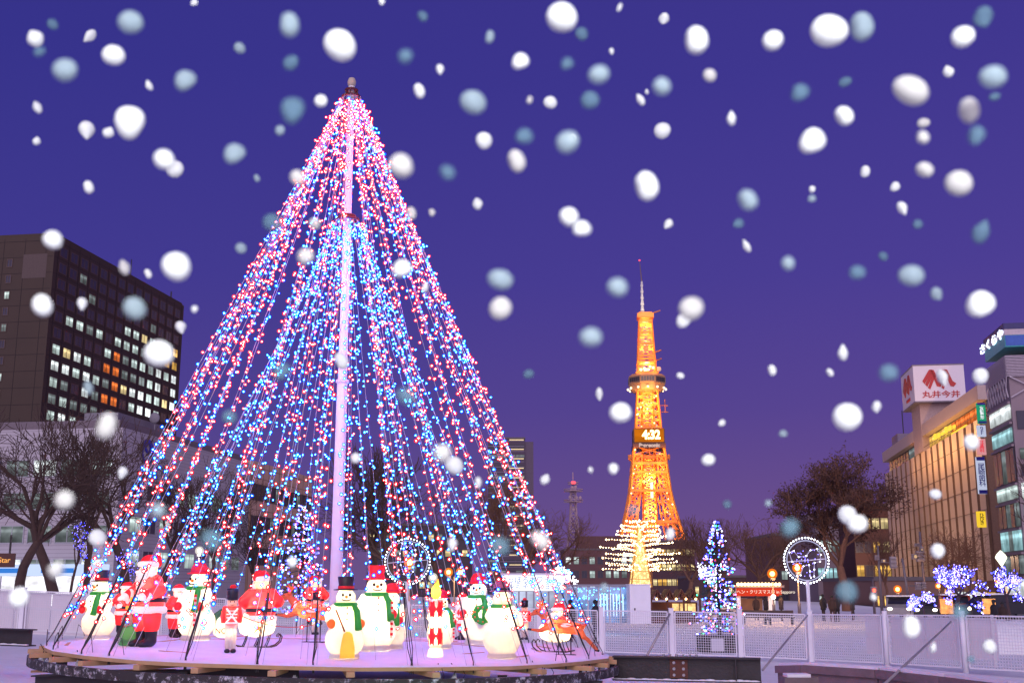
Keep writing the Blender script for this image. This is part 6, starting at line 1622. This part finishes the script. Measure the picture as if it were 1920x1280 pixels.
FM = {'W': snow_mat('white snowflake', (.66, .71, .68), .10), 'G': snow_mat('greyish snowflake', (.50, .51, .48), .26), 'B': snow_mat('wet snowflake', (.27, .36, .39), .38), 'T': snow_mat('faint teal snowflake', (.11, .20, .25), .50)}  # later tints are darker, bluer and more see-through
FL = """244,232,66,70,W;641,86,60,58,W;1056,32,54,56,W;1556,56,66,60,W;1614,52,50,52,B;1303,77,54,50,W;1711,171,66,50,G;1838,572,58,56,W;1210,351,54,54,W;1522,267,54,56,W;1800,343,48,48,G;1589,780,50,52,W;1296,577,44,44,G;1281,602,32,30,W;330,500,56,58,W;301,661,52,52,W;751,312,48,50,G;753,505,40,38,W;99,450,38,38,W;82,572,36,42,W;215,103,40,38,W;122,130,46,42,B;247,41,44,42,B;347,153,46,42,B;540,48,48,44,B;549,209,54,54,T;439,290,46,42,B;890,192,48,44,B;975,117,36,36,W;1122,141,44,36,B;1240,163,36,36,B;1064,265,42,40,B;1074,258,18,18,W;982,257,36,34,T;967,304,40,42,G;907,264,34,34,W;1066,407,38,38,W;1090,430,38,34,W;1242,244,30,30,W;1449,75,36,36,W;1806,68,40,38,W;1843,34,36,44,T;1864,144,48,42,B;1816,209,40,46,G;1829,255,32,40,T;1582,219,38,36,W;1500,175,38,36,T;1779,133,20,26,W;1372,222,18,26,W;1401,377,40,38,B;1384,420,22,22,T;1678,351,20,22,W;1691,391,18,28,W;1720,421,20,20,T;1734,320,32,30,G;1621,322,22,22,W;1729,258,28,22,G;1732,230,22,18,G;1864,182,24,16,T;1841,435,34,44,T;1711,516,46,40,B;1608,510,28,26,T;1657,481,18,16,T;1756,552,22,28,B;1477,494,26,28,B;1400,461,14,26,W;1252,420,18,22,W;1523,355,14,14,W;1522,373,16,16,B;896,381,20,26,W;941,524,46,38,B;939,577,40,44,G;1157,539,42,38,B;1110,631,40,36,B;1165,772,38,38,W;1123,739,14,28,W;1150,879,22,22,W;1023,898,18,24,W;1329,861,24,22,W;1276,704,14,12,W;1353,793,14,16,W;1447,695,18,20,W;1581,661,20,30,W;1556,699,14,16,W;1667,698,32,32,T;1643,763,16,24,W;1468,813,18,16,B;1766,708,20,34,W;1837,705,32,34,W;1820,829,32,32,W;1755,926,22,20,W;1591,965,34,36,W;1609,980,36,34,W;1481,990,40,36,T;1440,943,14,14,B;1363,945,18,18,T;1255,1001,22,22,W;1188,955,24,24,T;1586,1109,46,46,T;1706,1176,38,38,W;1758,1033,30,30,W;1854,1211,28,30,W;1750,1213,12,20,W;1820,1235,16,16,T;1798,1148,34,30,T;1638,1118,12,16,W;66,70,32,38,W;100,46,20,20,T;168,68,18,30,W;74,98,26,18,T;449,91,22,24,B;545,117,30,26,T;364,6,14,16,W;280,160,14,20,W;70,200,16,28,W;69,264,14,18,W;161,245,32,38,W;204,248,20,24,W;310,299,36,38,W;328,316,32,32,W;165,352,24,24,W;602,189,24,24,W;785,172,26,28,W;824,131,16,22,W;760,105,26,26,T;917,70,22,24,B;792,32,22,20,T;716,4,14,16,W;525,244,18,20,B;481,335,14,14,B;512,416,34,34,T;590,419,24,24,G;452,465,22,20,B;573,480,30,30,G;277,514,16,18,W;233,500,20,34,G;153,570,20,26,W;255,578,42,42,B;338,614,22,26,W;365,580,14,14,W;165,728,18,30,B;197,800,46,48,G;229,886,20,24,W;121,936,36,36,G;183,1008,34,36,W;299,956,26,26,B;36,1119,36,38,W;107,1068,30,36,G;400,1012,40,40,T;430,782,30,30,T;528,697,40,36,T;639,678,32,32,W;667,858,18,20,W;760,745,40,34,T;829,849,36,36,G;854,872,34,34,W;847,1020,20,26,W;938,1022,36,40,T;1012,1015,36,36,G;770,401,24,24,G;810,399,14,16,G;798,538,12,24,W;896,905,14,24,W;1033,192,24,24,W;1107,187,34,34,T;1063,121,26,26,T;1161,15,8,20,W;1244,36,20,24,W;1146,97,10,14,W;1201,186,14,28,W;1213,172,8,10,W;1092,64,24,24,T;1332,142,24,24,G;1585,153,24,18,T;838,325,32,28,T;992,700,20,18,T;1107,881,10,12,W;548,1053,18,20,W;992,188,14,14,G;559,333,26,30,G;1131,1103,16,18,B"""
LMK = (('light tree tip', 660, 165), ('orange tower spike', 1210, 490), ('cube roof sign', 1745, 725), ('brick office roof corner', 105, 440), ('navy crown', 1880, 620), ('upper left frame corner', 0, 0), ('upper right frame corner', 1920, 0), ('top frame edge middle', 960, 0),
       ('middle hoop of the light tree', 650, 412), ('leafy tree top', 1580, 830), ('tower clock', 1220, 820), ('golden light tree', 1200, 1035), ('right wire ring', 1512, 1050), ('left wire ring', 764, 1052), ('broom snowman', 645, 1160), ('large right sheet', 1730, 1200), ('round blue emblem', 255, 830), ('widest blue shrub', 1795, 1105), ('yellow banner sign', 1848, 972), ('apartment tower roof', 950, 820), ('white pole collar', 640, 655))
def flakes():
    rng = random.Random(77); protos = []
    for k in range(7):
        b = bmesh.new(); bmesh.ops.create_icosphere(b, subdivisions=3, radius=.5); ds = [(V((rng.gauss(0, 1), rng.gauss(0, 1), rng.gauss(0, 1))).normalized(), rng.uniform(-.24, .20)) for _ in range(7)]
        for v in b.verts:
            d = v.co.normalized(); f = 1
            for e, a in ds: f += a * max(0, d.dot(e)) ** 2
            v.co *= f
            if k >= 5 and v.co.z > 0: v.co.x *= 1 - 1.1 * v.co.z; v.co.y *= 1 - 1.1 * v.co.z
        pm = {}
        for key in FM:
            me = bpy.data.meshes.new('snowflake'); b.to_mesh(me); me.materials.append(FM[key]); me.polygons.foreach_set('use_smooth', [True] * len(me.polygons)); pm[key] = me
        protos.append(pm); b.free()
    rows = []
    for r in FL.split(';'):
        px, py, w, h, k = r.split(','); rows.append((float(px), float(py), float(w), float(h), k.strip()))
    seen = {}
    for px, py, w, h, k in rows:
        d = {'W': rng.uniform(.62, .85) if w > 34 else rng.uniform(.9, 1.5), 'G': rng.uniform(.55, .75), 'B': rng.uniform(.5, .7), 'T': rng.uniform(.5, .75)}[k]
        if w < 26 and k != 'W': d = rng.uniform(.8, 1.1)
        p = at(px, py, d); s = fwd(p) / F
        o = link('snowflake', protos[rng.choice((5, 6)) if h > w * 1.18 else rng.randrange(5)][k], None, p)
        dr = 1 if h > w * 1.2 else 0
        o.scale = (w * s, (w + h) / 2 * s, h * s); o.rotation_euler = (PH, (rng.choice((0, PI)) if h > w * 1.18 else 0) + rng.uniform(-.6, .6), 0)
        n, x, y = min(LMK, key=lambda q: (q[1] - px) ** 2 + (q[2] - py) ** 2); dx, dy = px - x, py - y; dist = math.hypot(dx, dy)
        v = 'above' if dy < -abs(dx) * .45 else 'below' if dy > abs(dx) * .45 else ''; hz = 'left' if dx < -abs(dy) * .45 else 'right' if dx > abs(dy) * .45 else ''
        pos = {('above', ''): 'above', ('below', ''): 'below', ('', 'left'): 'left of', ('', 'right'): 'right of', ('above', 'left'): 'above left of', ('above', 'right'): 'above right of', ('below', 'left'): 'below left of', ('below', 'right'): 'below right of'}.get((v, hz), 'near')
        if dist < 22: pos = 'in front of'
        sz = 'large' if w >= 48 else 'medium' if w >= 33 else 'small' if w >= 22 else 'tiny'
        tone = {'W': 'white', 'G': 'greyish', 'B': 'blue-grey', 'T': 'faint teal'}[k]; shp = 'drop-shaped' if h > w * 1.2 else 'flattened' if w > h * 1.14 else 'round'
        o['category'] = 'snowflake'; o['group'] = 'snowflakes falling near the camera'
        seen.setdefault(f'{sz} {tone} {shp} snowflake {pos} the {n}', []).append((dist, o))
    ords = ('nearest', 'second nearest', 'third nearest', 'fourth nearest', 'fifth nearest', 'sixth nearest')
    for base, lst in seen.items():
        lst.sort(key=lambda q: q[0])
        for i, (_, o) in enumerate(lst): o['label'] = base if len(lst) == 1 else ords[i] + ' ' + base
flakes()
